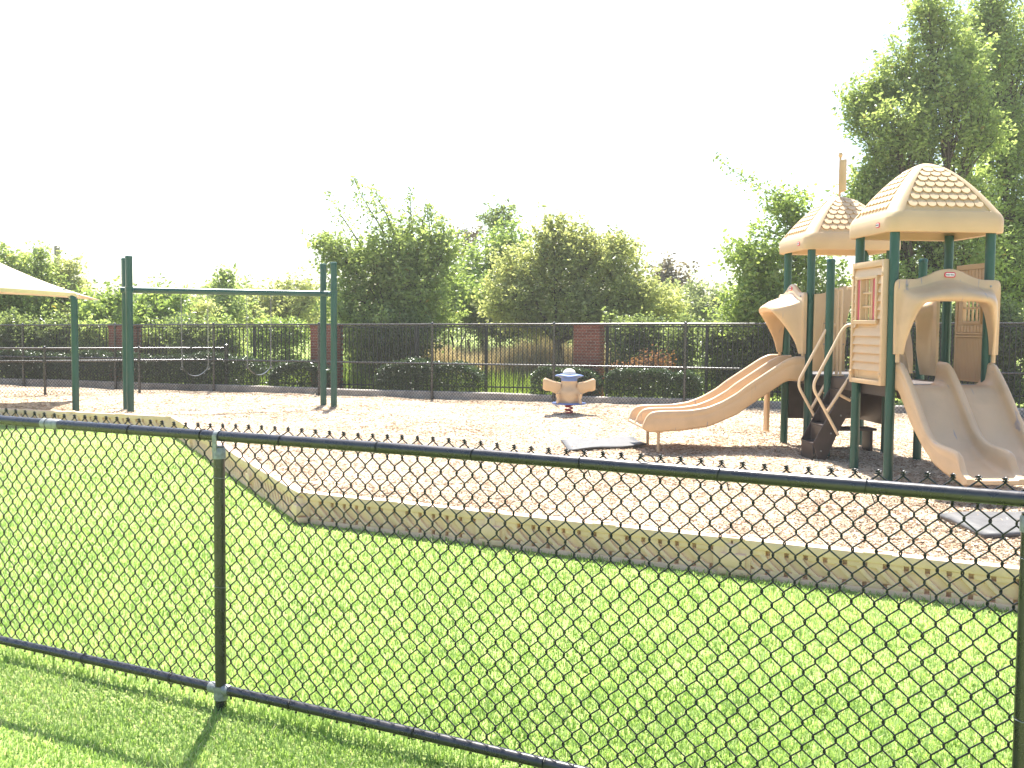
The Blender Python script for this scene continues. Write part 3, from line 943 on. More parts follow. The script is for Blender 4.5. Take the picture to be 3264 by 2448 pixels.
# body: waisted lump seen square on, four lobes
prof = [(0.205, 0.20), (0.215, 0.26), (0.235, 0.33), (0.235, 0.40), (0.205, 0.45), (0.165, 0.50), (0.15, 0.56), (0.15, 0.62)]
rg = []
for i, (r_, z) in enumerate(prof):
    ring = []
    lob = [0.05, 0.05, 0.04, 0.03, 0.02, 0, 0, 0][i]
    for k_ in range(40):
        a = 2 * math.pi * k_ / 40
        rr_ = r_ * (1 + lob * math.cos(4 * a))
        ring.append((rr_ * math.cos(a), rr_ * math.sin(a), z))
    rg.append(ring)
MB().loft(rg).build('body', 'tan', rd_)
def wing(a):
    rg = []
    # a seat shell flaring from the body outwards and up
    for t_ in np.linspace(0, 1, 11):
        r_ = 0.15 + 0.335 * t_
        zt = 0.565 + 0.115 * t_ - 0.012 * math.sin(math.pi * t_) - (0.05 * max(0, t_ - .88) / .12)
        zb = 0.33 + 0.085 * min(1, t_ * 1.6) + 0.01 * t_ + 0.03 * max(0, t_ - .85) / .15
        hw = 0.105 + 0.055 * t_ - 0.02 * max(0, t_ - .85) / .15
        lip = 0.07 * math.sin(math.pi * min(1, t_ * .75))
        ring = [(r_, -hw * .82, zb), (r_, -hw, zb + 0.05), (r_, -hw, zt - 0.02), (r_, -hw * .86, zt), (r_, -hw * .62, zt - 0.02 - lip), (r_, 0, zt - 0.045 - lip), (r_, hw * .62, zt - 0.02 - lip), (r_, hw * .86, zt), (r_, hw, zt - 0.02), (r_, hw, zb + 0.05), (r_, hw * .82, zb)]
        rg.append([(x_ * math.cos(a) - y_ * math.sin(a), x_ * math.sin(a) + y_ * math.cos(a), z_) for x_, y_, z_ in ring])
    return MB().loft(rg)
for a in (0, math.pi):
    wing(a).build('seat', 'tan', rd_, True, 0.006, 2)
for a in (R(45), R(135), R(225), R(315)):
    mb = MB(); mb.tube([(0.30 * math.cos(a), 0.30 * math.sin(a), 0.20), (0.27 * math.cos(a), 0.27 * math.sin(a), 0.30), (0.30 * math.cos(a), 0.30 * math.sin(a), 0.385)], [0.03, 0.026, 0.035], 10)
    mb.build('leg_support', 'tan', rd_)
br = MB()
rings = []
for r_, z in ((0.15, 0.605), (0.152, 0.655), (0.21, 0.69), (0.25, 0.70), (0.252, 0.712), (0.2, 0.722), (0.1, 0.725)):
    ring = []
    for k_ in range(48):
        a = 2 * math.pi * k_ / 48
        f_ = 1 + (0.05 * math.cos(4 * a) if r_ > .18 else 0)
        ring.append((r_ * f_ * math.cos(a), r_ * f_ * math.sin(a), z - (0.008 * math.cos(4 * a) if r_ > .18 else 0)))
    rings.append(ring)
br.loft(rings); br.build('hat_brim', 'blue', rd_)
MB().lathe([(0.0, 0.718), (0.12, 0.718), (0.122, 0.74), (0.115, 0.77), (0.095, 0.80), (0.06, 0.825), (0.025, 0.835), (0.0, 0.836)], 28).build('hat_crown', 'cream', rd_)

# ------------------------------------------------------------------ rubber wear mats
def mat(label, pts, z, th=0.035):
    c_ = Vector((sum(p[0] for p in pts) / 4, sum(p[1] for p in pts) / 4, 0))
    mb = MB(); v_ = [Vector((p[0], p[1], p[2] if len(p) > 2 else z)) - c_ for p in pts]
    n = 10; top = []
    for j in range(n + 1):
        row = []
        for i in range(n + 1):
            a = v_[0].lerp(v_[1], i / n); b_ = v_[3].lerp(v_[2], i / n)
            p = a.lerp(b_, j / n); p.z += 0.010 * math.sin(i * 0.9 + j * .5)
            row.append(p)
        top.append(row)
    mb.loft(top, False, False)
    o = mb.mesh(label[:8])
    ob = link('rubber_mat', o, 'rubber')
    ob.location = c_
    md_ = ob.modifiers.new('thickness', 'SOLIDIFY'); md_.thickness = th; md_.offset = -1
    return tag(ob, label, 'rubber mat', 'black rubber wear mats')
mat('thin black rubber mat lying off the foot of the left slide', [(0.70, 14.5, .07), (1.79, 15.0, .068), (1.86, 13.98, .075), (0.76, 13.45, .06)], .08, .02)
mat('half buried black rubber mat under the right slide exit', [(3.80, 9.0, .055), (5.3, 9.3, .07), (5.2, 8.2, .075), (3.82, 8.12, .06)], .06)

# ------------------------------------------------------------------ play structure (local x to the right, local y away from the camera)
PS = thing('play_structure', 'tan and green play structure with two shingled roofs and twin slides', 'play structure', (4.15, 11.15, 0.0), R(4))
DK = 1.075
RA = (0.0, 1.08, 0.0, 0.92)       # tower A posts: x0,x1,y0,y1
RB = (0.0, 1.08, 2.50, 3.42)
for (x_, y_, h) in [(0, 0, 2.80), (1.08, 0, 2.80), (0, .92, 2.80), (1.08, .92, 2.80), (0, 2.5, 2.80), (0, 3.42, 2.80), (1.08, 2.5, 2.80), (1.12, 3.42, 2.80)]:
    MB().lathe([(0, -.3), (.0525, -.3), (.0525, h), (0, h)], 20).build('post', 'green', PS, loc=(x_, y_, 0))
for (x_, y_, h) in [(0.07, 1.99, 2.585), (1.10, 1.60, 2.575)]:
    MB().lathe(post_prof(h, .0525), 20).build('post', 'green', PS, loc=(x_, y_, 0))
# decks
def deck(x0, x1, y0, y1):
    d_ = MB().box(x0, x1, y0, y1, DK - 0.045, DK).build('deck', 'deck', PS, True, .006)
    MB().box(x0 + .01, x1 - .01, y0 - .012, y0, DK - 0.14, DK - 0.01).box(x0 - .012, x0, y0 + .01, y1 - .01, DK - 0.14, DK - 0.01).box(x0 + .01, x1 - .01, y1, y1 + .012, DK - .14, DK - .01).box(x1, x1 + .012, y0 + .01, y1 - .01, DK - .14, DK - .01).build('deck_skirt', 'steel' if False else 'brown', d_, True)
    return d_
deck(0.06, 1.02, 0.0, 0.93)
deck(0.10, 1.02, 0.97, 2.44)
deck(0.06, 1.02, 2.48, 3.40)

# badges: rounded red-rimmed plate, white field, dark name
def badge(parent, mw, w_=0.115, h_=0.052):
    def rr(hw, hh, r_, y_):
        out = []
        for cx_, cz_, a0 in ((hw - r_, hh - r_, 0), (-hw + r_, hh - r_, 90), (-hw + r_, -hh + r_, 180), (hw - r_, -hh + r_, 270)):
            for k_ in range(5):
                a = R(a0 + 90 * k_ / 4); out.append((cx_ + r_ * math.cos(a), y_, cz_ + r_ * math.sin(a)))
        return out
    mb = MB(); mb.loft([rr(w_ / 2, h_ / 2, h_ * .38, 0.004), rr(w_ / 2, h_ / 2, h_ * .38, -.004), rr(w_ / 2 - .004, h_ / 2 - .004, h_ * .34, -.006)])
    pl = mb.build('badge', 'print_red', parent, mw=mw)
    # the plate, field and lettering are one printed badge
    mb = MB(); mb.loft([rr(w_ / 2 - .011, h_ / 2 - .011, h_ * .26, -.005), rr(w_ / 2 - .011, h_ / 2 - .011, h_ * .26, -.0075)])
    tmp = bpy.data.curves.new('lettering', 'FONT'); tmp.body = 'little tikes'; tmp.size = w_ * 0.19; tmp.align_x = 'CENTER'; tmp.align_y = 'CENTER'; tmp.extrude = 0.0004; tmp.offset = 0.0005
    to = bpy.data.objects.new('lettering', tmp); COL.objects.link(to)
    dg = bpy.context.evaluated_depsgraph_get()
    tme = bpy.data.meshes.new_from_object(to.evaluated_get(dg)); bpy.data.objects.remove(to)
    tme.transform(Matrix.Translation((0, -.0085, 0)) @ Matrix.Rotation(R(90), 4, 'X'))
    wm_ = mb.mesh('badge_field')
    # join field and lettering into the plate mesh with their own slots
    base = pl.data
    base.materials.append(M['white']); base.materials.append(M['ink'])
    bm = bmesh.new(); bm.from_mesh(base)
    n0 = len(bm.faces); bm.from_mesh(wm_); bm.faces.ensure_lookup_table()
    for f_ in bm.faces[n0:]: f_.material_index = 1
    n1 = len(bm.faces); bm.from_mesh(tme); bm.faces.ensure_lookup_table()
    for f_ in bm.faces[n1:]: f_.material_index = 2
    bm.to_mesh(base); bm.free()
    return pl

# roofs
def shingle_proto():
    out = [(-0.5, 0.62), (-0.5, 0.0)] + [(-0.5 * math.cos(R(a)), -0.42 * math.sin(R(a))) for a in range(15, 180, 15)] + [(0.5, 0.0), (0.5, 0.62)]
    mb = MB(); n = len(out)
    lo_ = [(x_, y_, -0.02 if y_ < .3 else -.03) for x_, y_ in out]
    up_ = [(x_ * .97, y_ * .97 + .005, 0.0165 if y_ < .3 else -0.004) for x_, y_ in out]
    mb.add(lo_ + up_, [tuple(reversed(range(n))), tuple(range(n, 2 * n))] + [(i, (i + 1) % n, n + (i + 1) % n, n + i) for i in range(n)])
    return mb
shm = shingle_proto().mesh('shingle', True, 0.0, 2, 50)

def roof(rc, zb, apex, badge_z):
    cx_ = (rc[0] + rc[1]) / 2; cy_ = (rc[2] + rc[3]) / 2
    hx = (rc[1] - rc[0]) / 2 + 0.125; hy = (rc[3] - rc[2]) / 2 + 0.125
    ze = zb + 0.172
    Hh = apex - ze
    def ring(sx, sy, r_, z, ins, rib):
        """rounded rectangle with the four face fields set back by ins"""
        r_ = max(0.004, min(r_, sx * .92, sy * .92)); out = []
        cor = [(sx, -sy, -90), (sx, sy, 0), (-sx, sy, 90), (-sx, -sy, 180)]
        for q_ in range(4):
            X_, Y_, a0 = cor[q_]
            ccx = X_ - math.copysign(r_, X_); ccy = Y_ - math.copysign(r_, Y_)
            for k_ in range(6):
                a = R(a0 + 90 * k_ / 5)
                out.append(Vector((ccx + r_ * math.cos(a), ccy + r_ * math.sin(a), z)))
            nX, nY, na = cor[(q_ + 1) % 4]
            e = out[-1]
            a = R(na); s2 = Vector((nX - math.copysign(r_, nX) + r_ * math.cos(a), nY - math.copysign(r_, nY) + r_ * math.sin(a), z))
            inward = Vector((-math.cos(R(a0 + 90)), -math.sin(R(a0 + 90)), 0))
            Lr = (s2 - e).length
            rb = min(rib, Lr * .45)
            dd_ = (s2 - e).normalized() if Lr > 1e-6 else Vector((0, 0, 0))
            out.append(e + dd_ * rb)
            i0 = e + dd_ * (rb + min(.008, Lr * .02)); i1 = s2 - dd_ * (rb + min(.008, Lr * .02))
            for k_ in range(6):
                out.append(i0.lerp(i1, k_ / 5) + inward * ins)
            out.append(s2 - dd_ * rb)
        return [p + Vector((cx_, cy_, 0)) for p in out]
    rings = [ring(hx - .10, hy - .10, .06, zb + .09, 0, .03), ring(hx - .055, hy - .055, .09, zb + .012, 0, .03), ring(hx - .03, hy - .03, .10, zb, 0, .03), ring(hx - .006, hy - .006, .12, zb + .006, 0, .03),
             ring(hx, hy, .125, zb + .022, 0, .03), ring(hx, hy, .125, ze - .016, 0, .03), ring(hx - .006, hy - .006, .12, ze - .004, 0, .03), ring(hx * .985, hy * .985, .12, ze + 0.006, 0, .03)]
    def zs(s_): return ze + Hh * (1 - s_ ** 1.62)
    sl = [0.965, 0.94, 0.935]
    for s_ in (0.965, 0.945): rings.append(ring(hx * s_, hy * s_, .12, zs(s_), 0, .03))
    for s_ in list(np.linspace(0.938, 0.25, 22)):
        rings.append(ring(hx * s_, hy * s_, .11 * s_ + .02, zs(s_), 0.018, .018))
    for s_ in (0.238, 0.19, 0.15, 0.11, 0.07, 0.035, 0.01):
        rings.append(ring(hx * s_, hy * s_, .3 * s_, zs(s_) - 0.012 * (1 - s_ / .24), 0, .03))
    ro = MB().loft(rings).build('roof', 'tan', PS, True, 0, 2, 32)
    # shingles on the four fields
    for q_ in range(4):
        nrm = Vector((math.cos(R(-90 + 90 * q_)), math.sin(R(-90 + 90 * q_)), 0)); tan_ = Vector((-nrm.y, nrm.x, 0))
        hn = hy if q_ % 2 == 0 else hx; ht = hx if q_ % 2 == 0 else hy
        for row in range(7):
            n = 8 - row
            sc = 0.865 - row * 0.088
            rcor = .11 * sc + .02
            avail = 2 * (ht * (sc - 0.02) - rcor * 0.95 - 0.03)
            pit_ = avail / n
            slope = Vector((nrm.x * -hn, nrm.y * -hn, Hh * 1.62 * sc ** .62)).normalized()   # up the roof
            nn = tan_.cross(slope)
            if nn.dot(nrm) < 0: nn = -nn
            base = Vector((cx_, cy_, 0)) + nrm * (hn * sc - 0.018) + Vector((0, 0, zs(sc)))
            ln_ = 0.105
            til = slope * math.cos(R(-2.0)) - nn * math.sin(R(-2.0))
            n2 = nn * math.cos(R(-2.0)) + slope * math.sin(R(-2.0))
            for j in range(n):
                c_ = base + tan_ * ((j - (n - 1) / 2) * pit_) + nn * 0.004
                xa = til.cross(n2)
                mw = Matrix(((xa.x * pit_ * .96, til.x * ln_, n2.x, c_.x), (xa.y * pit_ * .96, til.y * ln_, n2.y, c_.y), (xa.z * pit_ * .96, til.z * ln_, n2.z, c_.z), (0, 0, 0, 1)))
                link('shingle', shm, 'tan', ro, mw=mw)
    badge(ro, Matrix.Translation((cx_ - hx - 0.001, cy_ - hy * 0.52, zb + 0.09)) @ Matrix.Rotation(R(-90), 4, 'Z'), .10, .058)
    return ro
roof(RA, 2.742, 3.575, 0)
rB = roof(RB, 2.735, 3.515, 0)
# flag on the rear roof
fl = MB().tube([(0.54, 2.96, 3.46), (0.54, 2.96, 4.04)], 0.016, 10).build('flag_pole', 'tan', PS)
MB().lathe([(0, -.035), (.022, -.03), (.033, 0), (.022, .03), (0, .036)], 14, (0.54, 2.96, 4.07)).build('finial', 'tan', fl)
mb = MB()
rg = []
for k_ in range(9):
    t_ = k_ / 8
    x_ = 0.508 + 0.10 * t_; y_ = 2.945 + 0.02 * math.sin(t_ * 6)
    rg.append([(x_ - .02, y_ - .08, 3.545 + .05 * t_), (x_ + .045, y_ + .07, 3.545 + .05 * t_), (x_ + .045, y_ + .07, 3.985 + .02 * t_), (x_ - .02, y_ - .08, 3.985 + .02 * t_)])
mb.loft(rg); mb.build('flag', 'tan', PS, True, .012)

# arch panels with a hood rolled out around the opening
def arch_panel(name, O_, I_, D_, place, th=0.045, sub=5, mat_='tan_slide'):
    Os = smoothpath([(a, z, 0) for a, z in O_], sub); Is = smoothpath([(a, z, 0) for a, z in I_], sub)
    Ds = [v_.x for v_ in smoothpath([(d_, 0, 0) for d_ in D_], sub)]
    rings = []
    for o_, i_, d_ in zip(Os, Is, Ds):
        def at_(f_, n_):
            p = o_.lerp(i_, f_); return place(p.x, p.y, n_)
        h_ = th / 2
        rings.append([at_(0, -h_), at_(0, h_ * .6), at_(.03, h_), at_(.30, h_), at_(.36, h_ + .04 * d_), at_(.48, h_ + .38 * d_), at_(.62, h_ + .78 * d_), at_(.70, h_ + .90 * d_), at_(.76, h_ + 1.0 * d_), at_(.86, h_ + 1.05 * d_), at_(.96, h_ + 1.0 * d_), at_(1.02, h_ + .86 * d_), at_(1.0, h_ + .5 * d_), at_(.96, h_ + .15 * d_), at_(.94, -h_)])
    return MB().loft(rings).build(name, mat_, PS, True, 0, 2, 50)

def mirror(L_, c_):
    return L_ + [(2 * c_ - a, z) for a, z in reversed(L_[:-1])]
# front arch of tower A
c_ = 0.57
O_ = mirror([(-.012, 1.42), (-.016, 1.70), (-.018, 1.95), (-.018, 2.16), (.012, 2.228), (.10, 2.235), (.22, 2.24), (.34, 2.278), (.45, 2.33), (c_, 2.35)], c_)
I_ = mirror([(.075, 1.42), (.085, 1.56), (.11, 1.70), (.145, 1.83), (.172, 1.90), (.20, 1.952), (.25, 1.985), (.34, 1.996), (.46, 2.0), (c_, 2.0)], c_)
D_ = [.03, .07, .12, .16, .19, .21, .22, .22, .22, .22]; D_ = D_ + D_[:-1][::-1]
ap = arch_panel('arch_panel', O_, I_, D_, lambda a, z, n_: (a, -.085 - n_, z))
badge(ap, Matrix.Translation((c_ + .005, -.111, 2.285)), .125, .058)
for a in (.10, 1.04):
    MB().lathe([(0, 0), (.013, 0), (.013, .005), (.007, .009), (0, .01)], 10).build('bolt', 'steel', ap, mw=Matrix.Translation((a, -.108, 2.165)) @ Matrix.Rotation(R(90), 4, 'X'))
for a in (.03, 1.11):
    MB().tube([(a, -.085, 1.33), (a, -.085, 1.45)], .022, 12).build('hood_peg', 'tan', ap)
# hood over the left slide of tower B
c_ = 2.96
O_ = mirror([(2.45, 1.35), (2.448, 1.62), (2.447, 1.90), (2.447, 2.10), (2.475, 2.165), (2.55, 2.165), (2.66, 2.175), (2.76, 2.22), (2.86, 2.275), (c_, 2.295)], c_)
I_ = mirror([(2.53, 1.35), (2.545, 1.50), (2.575, 1.62), (2.615, 1.74), (2.645, 1.82), (2.67, 1.87), (2.72, 1.905), (2.79, 1.915), (2.87, 1.92), (c_, 1.92)], c_)
D_ = [.03, .08, .15, .23, .29, .33, .35, .36, .36, .36]; D_ = D_ + D_[:-1][::-1]
hp = arch_panel('arch_panel', O_, I_, D_, lambda a, z, n_: (-.085 - n_, a, z))
badge(hp, Matrix.Translation((-.112, c_, 2.235)) @ Matrix.Rotation(R(-90), 4, 'Z'), .10, .052)
for a in (2.49, 3.43):
    MB().tube([(-.085, a, 1.27), (-.085, a, 1.37)], .022, 12).build('hood_peg', 'tan', hp)
    MB().lathe([(0, 0), (.014, 0), (.014, .005), (.007, .009), (0, .01)], 10).build('bolt', 'steel', hp, mw=Matrix.Translation((-.11, a + (.08 if a < 3 else -.08), 2.12)) @ Matrix.Rotation(R(-90), 4, 'Y'))
# keyhole panel on the far right side of the middle deck
c_ = 1.55
O_ = mirror([(1.06, 1.13), (1.06, 1.4), (1.06, 1.7), (1.06, 1.95), (1.07, 2.05), (1.10, 2.09), (1.2, 2.10), (1.35, 2.10), (1.45, 2.10), (c_, 2.10)], c_)
I_ = mirror([(1.40, 1.13), (1.40, 1.30), (1.37, 1.46), (1.31, 1.60), (1.27, 1.73), (1.275, 1.84), (1.31, 1.93), (1.38, 1.99), (1.46, 2.02), (c_, 2.03)], c_)
D_ = [.02, .06, .1, .13, .16, .18, .19, .2, .2, .2]; D_ = D_ + D_[:-1][::-1]
arch_panel('keyhole_panel', O_, I_, D_, lambda a, z, n_: (1.06 - n_, a + .03, z), .04)

# clapboard panel with shuttered window on the left of tower A
y0, y1, z0, z1 = 0.012, 0.872, 1.068, 2.455
wp = MB()
wy0, wy1, wz0, wz1 = 0.20, 0.72, 1.79, 2.255
xo = -0.075
# frame and backing around the window opening
wp.box(xo - .034, xo + .03, y0, y0 + .055, z0, z1).box(xo - .034, xo + .03, y1 - .055, y1, z0, z1)
wp.box(xo - .034, xo + .03, y0 + .055, y1 - .055, z1 - .07, z1).box(xo - .034, xo + .03, y0 + .055, y1 - .055, z0, z0 + .055)
wp.box(xo + .002, xo + .028, y0 + .05, wy0, z0 + .05, z1 - .06).box(xo + .002, xo + .028, wy1, y1 - .05, z0 + .05, z1 - .06)
wp.box(xo + .003, xo + .027, wy0, wy1, z0 + .05, wz0).box(xo + .003, xo + .027, wy0, wy1, wz1, z1 - .06)
wall_p = wp.build('clapboard_panel', 'tan', PS, True, .005)
nb = 12; bh = (z1 - z0 - .125 - .10) / nb
def board(ya, yb, z):
    v_ = [(xo + .004, ya, z), (xo - .030, ya, z), (xo - .002, ya, z + bh), (xo + .004, ya, z + bh), (xo + .004, yb, z), (xo - .030, yb, z), (xo - .002, yb, z + bh), (xo + .004, yb, z + bh)]
    MB().add(v_, [(0, 1, 2, 3), (7, 6, 5, 4), (0, 4, 5, 1), (1, 5, 6, 2), (2, 6, 7, 3), (3, 7, 4, 0)]).build('clapboard', 'tan', wall_p, False)
for i in range(nb):
    z = z0 + .055 + .10 + i * bh
    if z + bh > wz0 - .05 and z < wz1 + .03:
        board(y0 + .056, wy0 - .03, z); board(wy1 + .03, y1 - .056, z)
    else:
        board(y0 + .056, y1 - .056, z)
wf = MB()
wf.box(xo - .042, xo + .03, wy0 - .035, wy0 + .012, wz0 - .005, wz1 + .005).box(xo - .042, xo + .03, wy1 - .012, wy1 + .035, wz0 - .005, wz1 + .005)
wf.box(xo - .044, xo + .03, wy0 - .035, wy1 + .035, wz1, wz1 + .035).box(xo - .052, xo + .03, wy0 - .05, wy1 + .05, wz0 - .045, wz0)
sw_ = 0.085
wf.box(xo - .036, xo + .028, wy0 + sw_ + .008, wy0 + sw_ + .032, wz0, wz1).box(xo - .036, xo + .028, wy1 - sw_ - .032, wy1 - sw_ - .008, wz0, wz1)
ww0, ww1 = wy0 + sw_ + .032, wy1 - sw_ - .032
for k_ in (1, 2):
    yy = ww0 + (ww1 - ww0) * k_ / 3
    wf.box(xo - .012, xo + .018, yy - .009, yy + .009, wz0, wz1)
    zz = wz0 + (wz1 - wz0) * k_ / 3
    wf.box(xo - .014, xo + .020, ww0, ww1, zz - .011, zz + .011)
wf.build('window_frame', 'tan', wall_p, True, .004, 1)
for ya in (wy0 + .012, wy1 - sw_ - .008):
    MB().box(xo - .024, xo + .012, ya, ya + sw_ - .004, wz0 + .002, wz1 - .002).build('shutter', 'pink', wall_p, True, .003, 1)
for yy in (y0 + .03, y1 - .03):
    for zz in (z0 + .12, z1 - .16):
        MB().lathe([(0, 0), (.024, 0), (.024, .01), (.012, .016), (0, .016)], 12).build('bolt_boss', 'tan', wall_p, mw=Matrix.Translation((xo - .033, yy, zz)) @ Matrix.Rotation(R(-90), 4, 'Y'))

# door panel with planks on the right of tower A (inner face seen)
xo = 1.13; y0, y1, z0, z1 = 0.06, 0.82, 1.10, 2.44
dp = MB()
dy0, dy1, dz0, dz1 = 0.26, 0.62, 1.79, 2.09
dp.box(xo, xo + .04, y0, y0 + .05, z0, z1).box(xo, xo + .04, y1 - .05, y1, z0, z1).box(xo, xo + .04, y0 + .05, y1 - .05, z1 - .06, z1)
dp.box(xo + .012, xo + .035, y0 + .05, y1 - .05, z0, dz0).box(xo + .012, xo + .035, y0 + .05, dy0, dz0, dz1).box(xo + .012, xo + .035, dy1, y1 - .05, dz0, dz1).box(xo + .012, xo + .035, y0 + .05, y1 - .05, dz1, z1 - .06)
dpo = dp.build('door_panel', 'tan', PS, True, .004, 1)
n = 20
for i in range(n):
    ya = y0 + .052 + (y1 - y0 - .104) * i / n; yb = ya + (y1 - y0 - .104) / n - .010
    MB().box(xo - .001, xo + .013, ya, yb, z0 + .01, 1.60).build('plank', 'tan', dpo, True, .003, 1)
n = 9
for i in range(n):
    ya = y0 + .052 + (y1 - y0 - .104) * i / n; yb = ya + (y1 - y0 - .104) / n - .012
    MB().box(xo - .001, xo + .013, ya, yb, 1.665, dz0 - .05).build('plank', 'tan', dpo, True, .003, 1)
    MB().box(xo - .001, xo + .013, ya, yb, dz1 + .045, z1 - .065).build('plank', 'tan', dpo, True, .003, 1)
MB().box(xo - .012, xo + .02, y0 + .052, y1 - .052, 1.605, 1.628).box(xo - .012, xo + .02, y0 + .052, y1 - .052, 1.638, 1.66).build('cross_bar', 'tan', dpo, True, .004, 1)
wf = MB()
wf.box(xo - .014, xo + .02, dy0 - .03, dy0, dz0 - .03, dz1 + .03).box(xo - .014, xo + .02, dy1, dy1 + .03, dz0 - .03, dz1 + .03).box(xo - .014, xo + .02, dy0, dy1, dz0 - .03, dz0).box(xo - .014, xo + .02, dy0, dy1, dz1, dz1 + .03)
for k_ in (1, 2, 3):
    yy = dy0 + (dy1 - dy0) * k_ / 4; wf.box(xo + .0, xo + .022, yy - .009, yy + .009, dz0, dz1)
zz = (dz0 + dz1) / 2; wf.box(xo - .001, xo + .024, dy0, dy1, zz - .010, zz + .010)
wf.build('window_frame', 'tan', dpo, True, .003, 1)

# porthole panel on the near face of tower B, its right half cut away by an arch
yo = 2.44
pts = [(.03, 1.125), (.03, 2.145), (.10, 2.15), (.20, 2.17), (.30, 2.215), (.42, 2.255), (.54, 2.262), (.545, 2.18), (.53, 2.05), (.50, 1.90), (.47, 1.76), (.462, 1.60), (.462, 1.4), (.47, 1.125)]
mb = MB(); mb.prism(pts, lambda p: (p[0], yo - .02, p[1]), lambda p: (p[0], yo + .02, p[1]))
po = mb.build('porthole_panel', 'tan', PS, True, .008)
cx_, cz_, rr_ = 0.30, 1.62, 0.265
ringp = []
for k_ in range(40):
    a = 2 * math.pi * k_ / 40
    ringp.append((cx_ + rr_ * .62 * math.cos(a), cz_ + rr_ * 1.5 * math.sin(a)))
MB().tube([(p[0] if p[0] < .455 else .455, yo - .022, p[1]) for p in ringp] + [(ringp[0][0] if ringp[0][0] < .455 else .455, yo - .022, ringp[0][1])], .012, 8, False).build('porthole_rim', 'tan', po)
mb = MB(); mb.prism([(min(.45, cx_ + rr_ * .60 * math.cos(2 * math.pi * k_ / 32)), cz_ + rr_ * 1.46 * math.sin(2 * math.pi * k_ / 32)) for k_ in range(32)], lambda p: (p[0], yo - .030, p[1]), lambda p: (p[0], yo - .018, p[1]))
mb.build('porthole_disc', 'tan_slide', po, True, .004, 1)
for k_ in range(8):
    a = 2 * math.pi * (k_ + .5) / 8
    if cx_ + rr_ * .55 * math.cos(a) < .44:
        MB().lathe([(0, 0), (.010, 0), (.006, .006), (0, .007)], 8).build('bolt', 'steel', po, mw=Matrix.Translation((cx_ + rr_ * .55 * math.cos(a), yo - .03, cz_ + rr_ * 1.36 * math.sin(a))) @ Matrix.Rotation(R(90), 4, 'X'))

# double slides
def prof(P_, xs_, sm=5):
    P_ = sorted(P_); a = np.interp(xs_, [p[0] for p in P_], [p[1] for p in P_])
    for _ in range(sm):
        b_ = a.copy(); b_[1:-1] = (a[:-2] + 2 * a[1:-1] + a[2:]) / 4; a = b_
    return a
def double_slide(name, us, top, bed, bot, w0, w1, place, mat_='tan_slide', sm=5, midcut=0.0):
    T_ = prof(top, us, sm); B_ = prof(bed, us, sm); U_ = prof(bot, us, sm)
    W_ = w1 - w0; c_ = W_ / 2; rings = []
    for u_, t_, b_, l_ in zip(us, T_, B_, U_):
        t_ = max(t_, b_ + .004); l_ = min(l_, b_ - .018)
        h_ = t_ - b_; f = lambda k_: b_ + h_ * k_
        q = min(1.0, h_ / .16)
        half = [(.012, l_ + .012 * q), (0.0, l_ + .04 * q), (0.0, f(.50)), (.003, f(.55)), (0.0, f(.60)), (0.0, f(.86)), (.010, f(.96)), (.030, f(1.0)), (.052, f(.97)), (.064, f(.88)), (.072, f(.55)), (.082, f(.25)), (.108, f(.08)), (.15, f(.012)), (.22, f(0.0)),
                (c_ - .16, f(0.0)), (c_ - .11, f(.015)), (c_ - .07, f(.09)), (c_ - .050, f(.27)), (c_ - .042, f(.6)), (c_ - .036, f(.90)), (c_ - .022, f(.98)), (c_ - .006, f(1.0))]
        other = [(W_ - a, z) for a, z in reversed(half)]
        under = [(W_ - .06, l_), (c_, l_), (.06, l_)]
        rings.append([place(u_, w0 + a, z) for a, z in half + other + under])
    return MB().loft(rings).build(name, mat_, PS, True, 0, 2, 60)
us = np.concatenate((np.linspace(-2.262, -2.08, 14), np.linspace(-2.06, -.10, 70)))
s1 = double_slide('slide', us, [(-2.262, .385), (-2.245, .43), (-2.217, .505), (-2.17, .555), (-2.12, .578), (-2.0, .59), (-1.64, .597), (-1.40, .635), (-1.2, .715), (-1.0, .83), (-.878, .928), (-.373, 1.262), (-.243, 1.318), (-.1, 1.318)],
                  [(-2.262, .372), (-2.2, .362), (-2.0, .365), (-1.7, .385), (-1.35, .445), (-1.0, .63), (-.87, .72), (-.37, 1.04), (-.25, 1.085), (-.1, 1.09)],
                  [(-2.262, .345), (-2.2, .315), (-2.146, .295), (-1.73, .315), (-1.35, .375), (-.97, .54), (-.87, .62), (-.58, .815), (-.32, .99), (-.1, .99)], 2.38, 3.46, lambda u_, w_, z: (u_, w_, z), sm=2)
for (x_, y_) in ((-2.02, 2.52), (-2.0, 3.32)):
    mb = MB(); mb.tube([(x_, y_, .33), (x_, y_, -.1)], .021, 10); mb.build('leg', 'tan', s1)
    MB().box(x_ - .04, x_ + .05, y_ - .05, y_ + .05, .285, .318).build('bracket', 'tan', s1, True, .004, 1)
us = np.concatenate((np.linspace(-1.63, -1.36, 22), np.linspace(-1.345, .055, 64)))
s2 = double_slide('slide', us, [(.06, 1.34), (-.10, 1.335), (-.17, 1.30), (-.386, 1.09), (-.739, .69), (-.85, .61), (-.95, .565), (-1.1, .545), (-1.308, .533), (-1.40, .515), (-1.44, .48), (-1.49, .38), (-1.53, .325), (-1.60, .30), (-1.63, .285)],
                  [(.055, 1.085), (-.2, 1.085), (-.26, 1.06), (-.63, .625), (-.80, .48), (-1.017, .375), (-1.3, .31), (-1.45, .295), (-1.58, .29), (-1.63, .27)],
                  [(.06, 1.017), (-.10, 1.017), (-.435, .674), (-.673, .49), (-.953, .325), (-1.2, .26), (-1.4, .228), (-1.55, .215), (-1.63, .235)], .03, 1.13, lambda u_, w_, z: (w_, u_, z), sm=3)
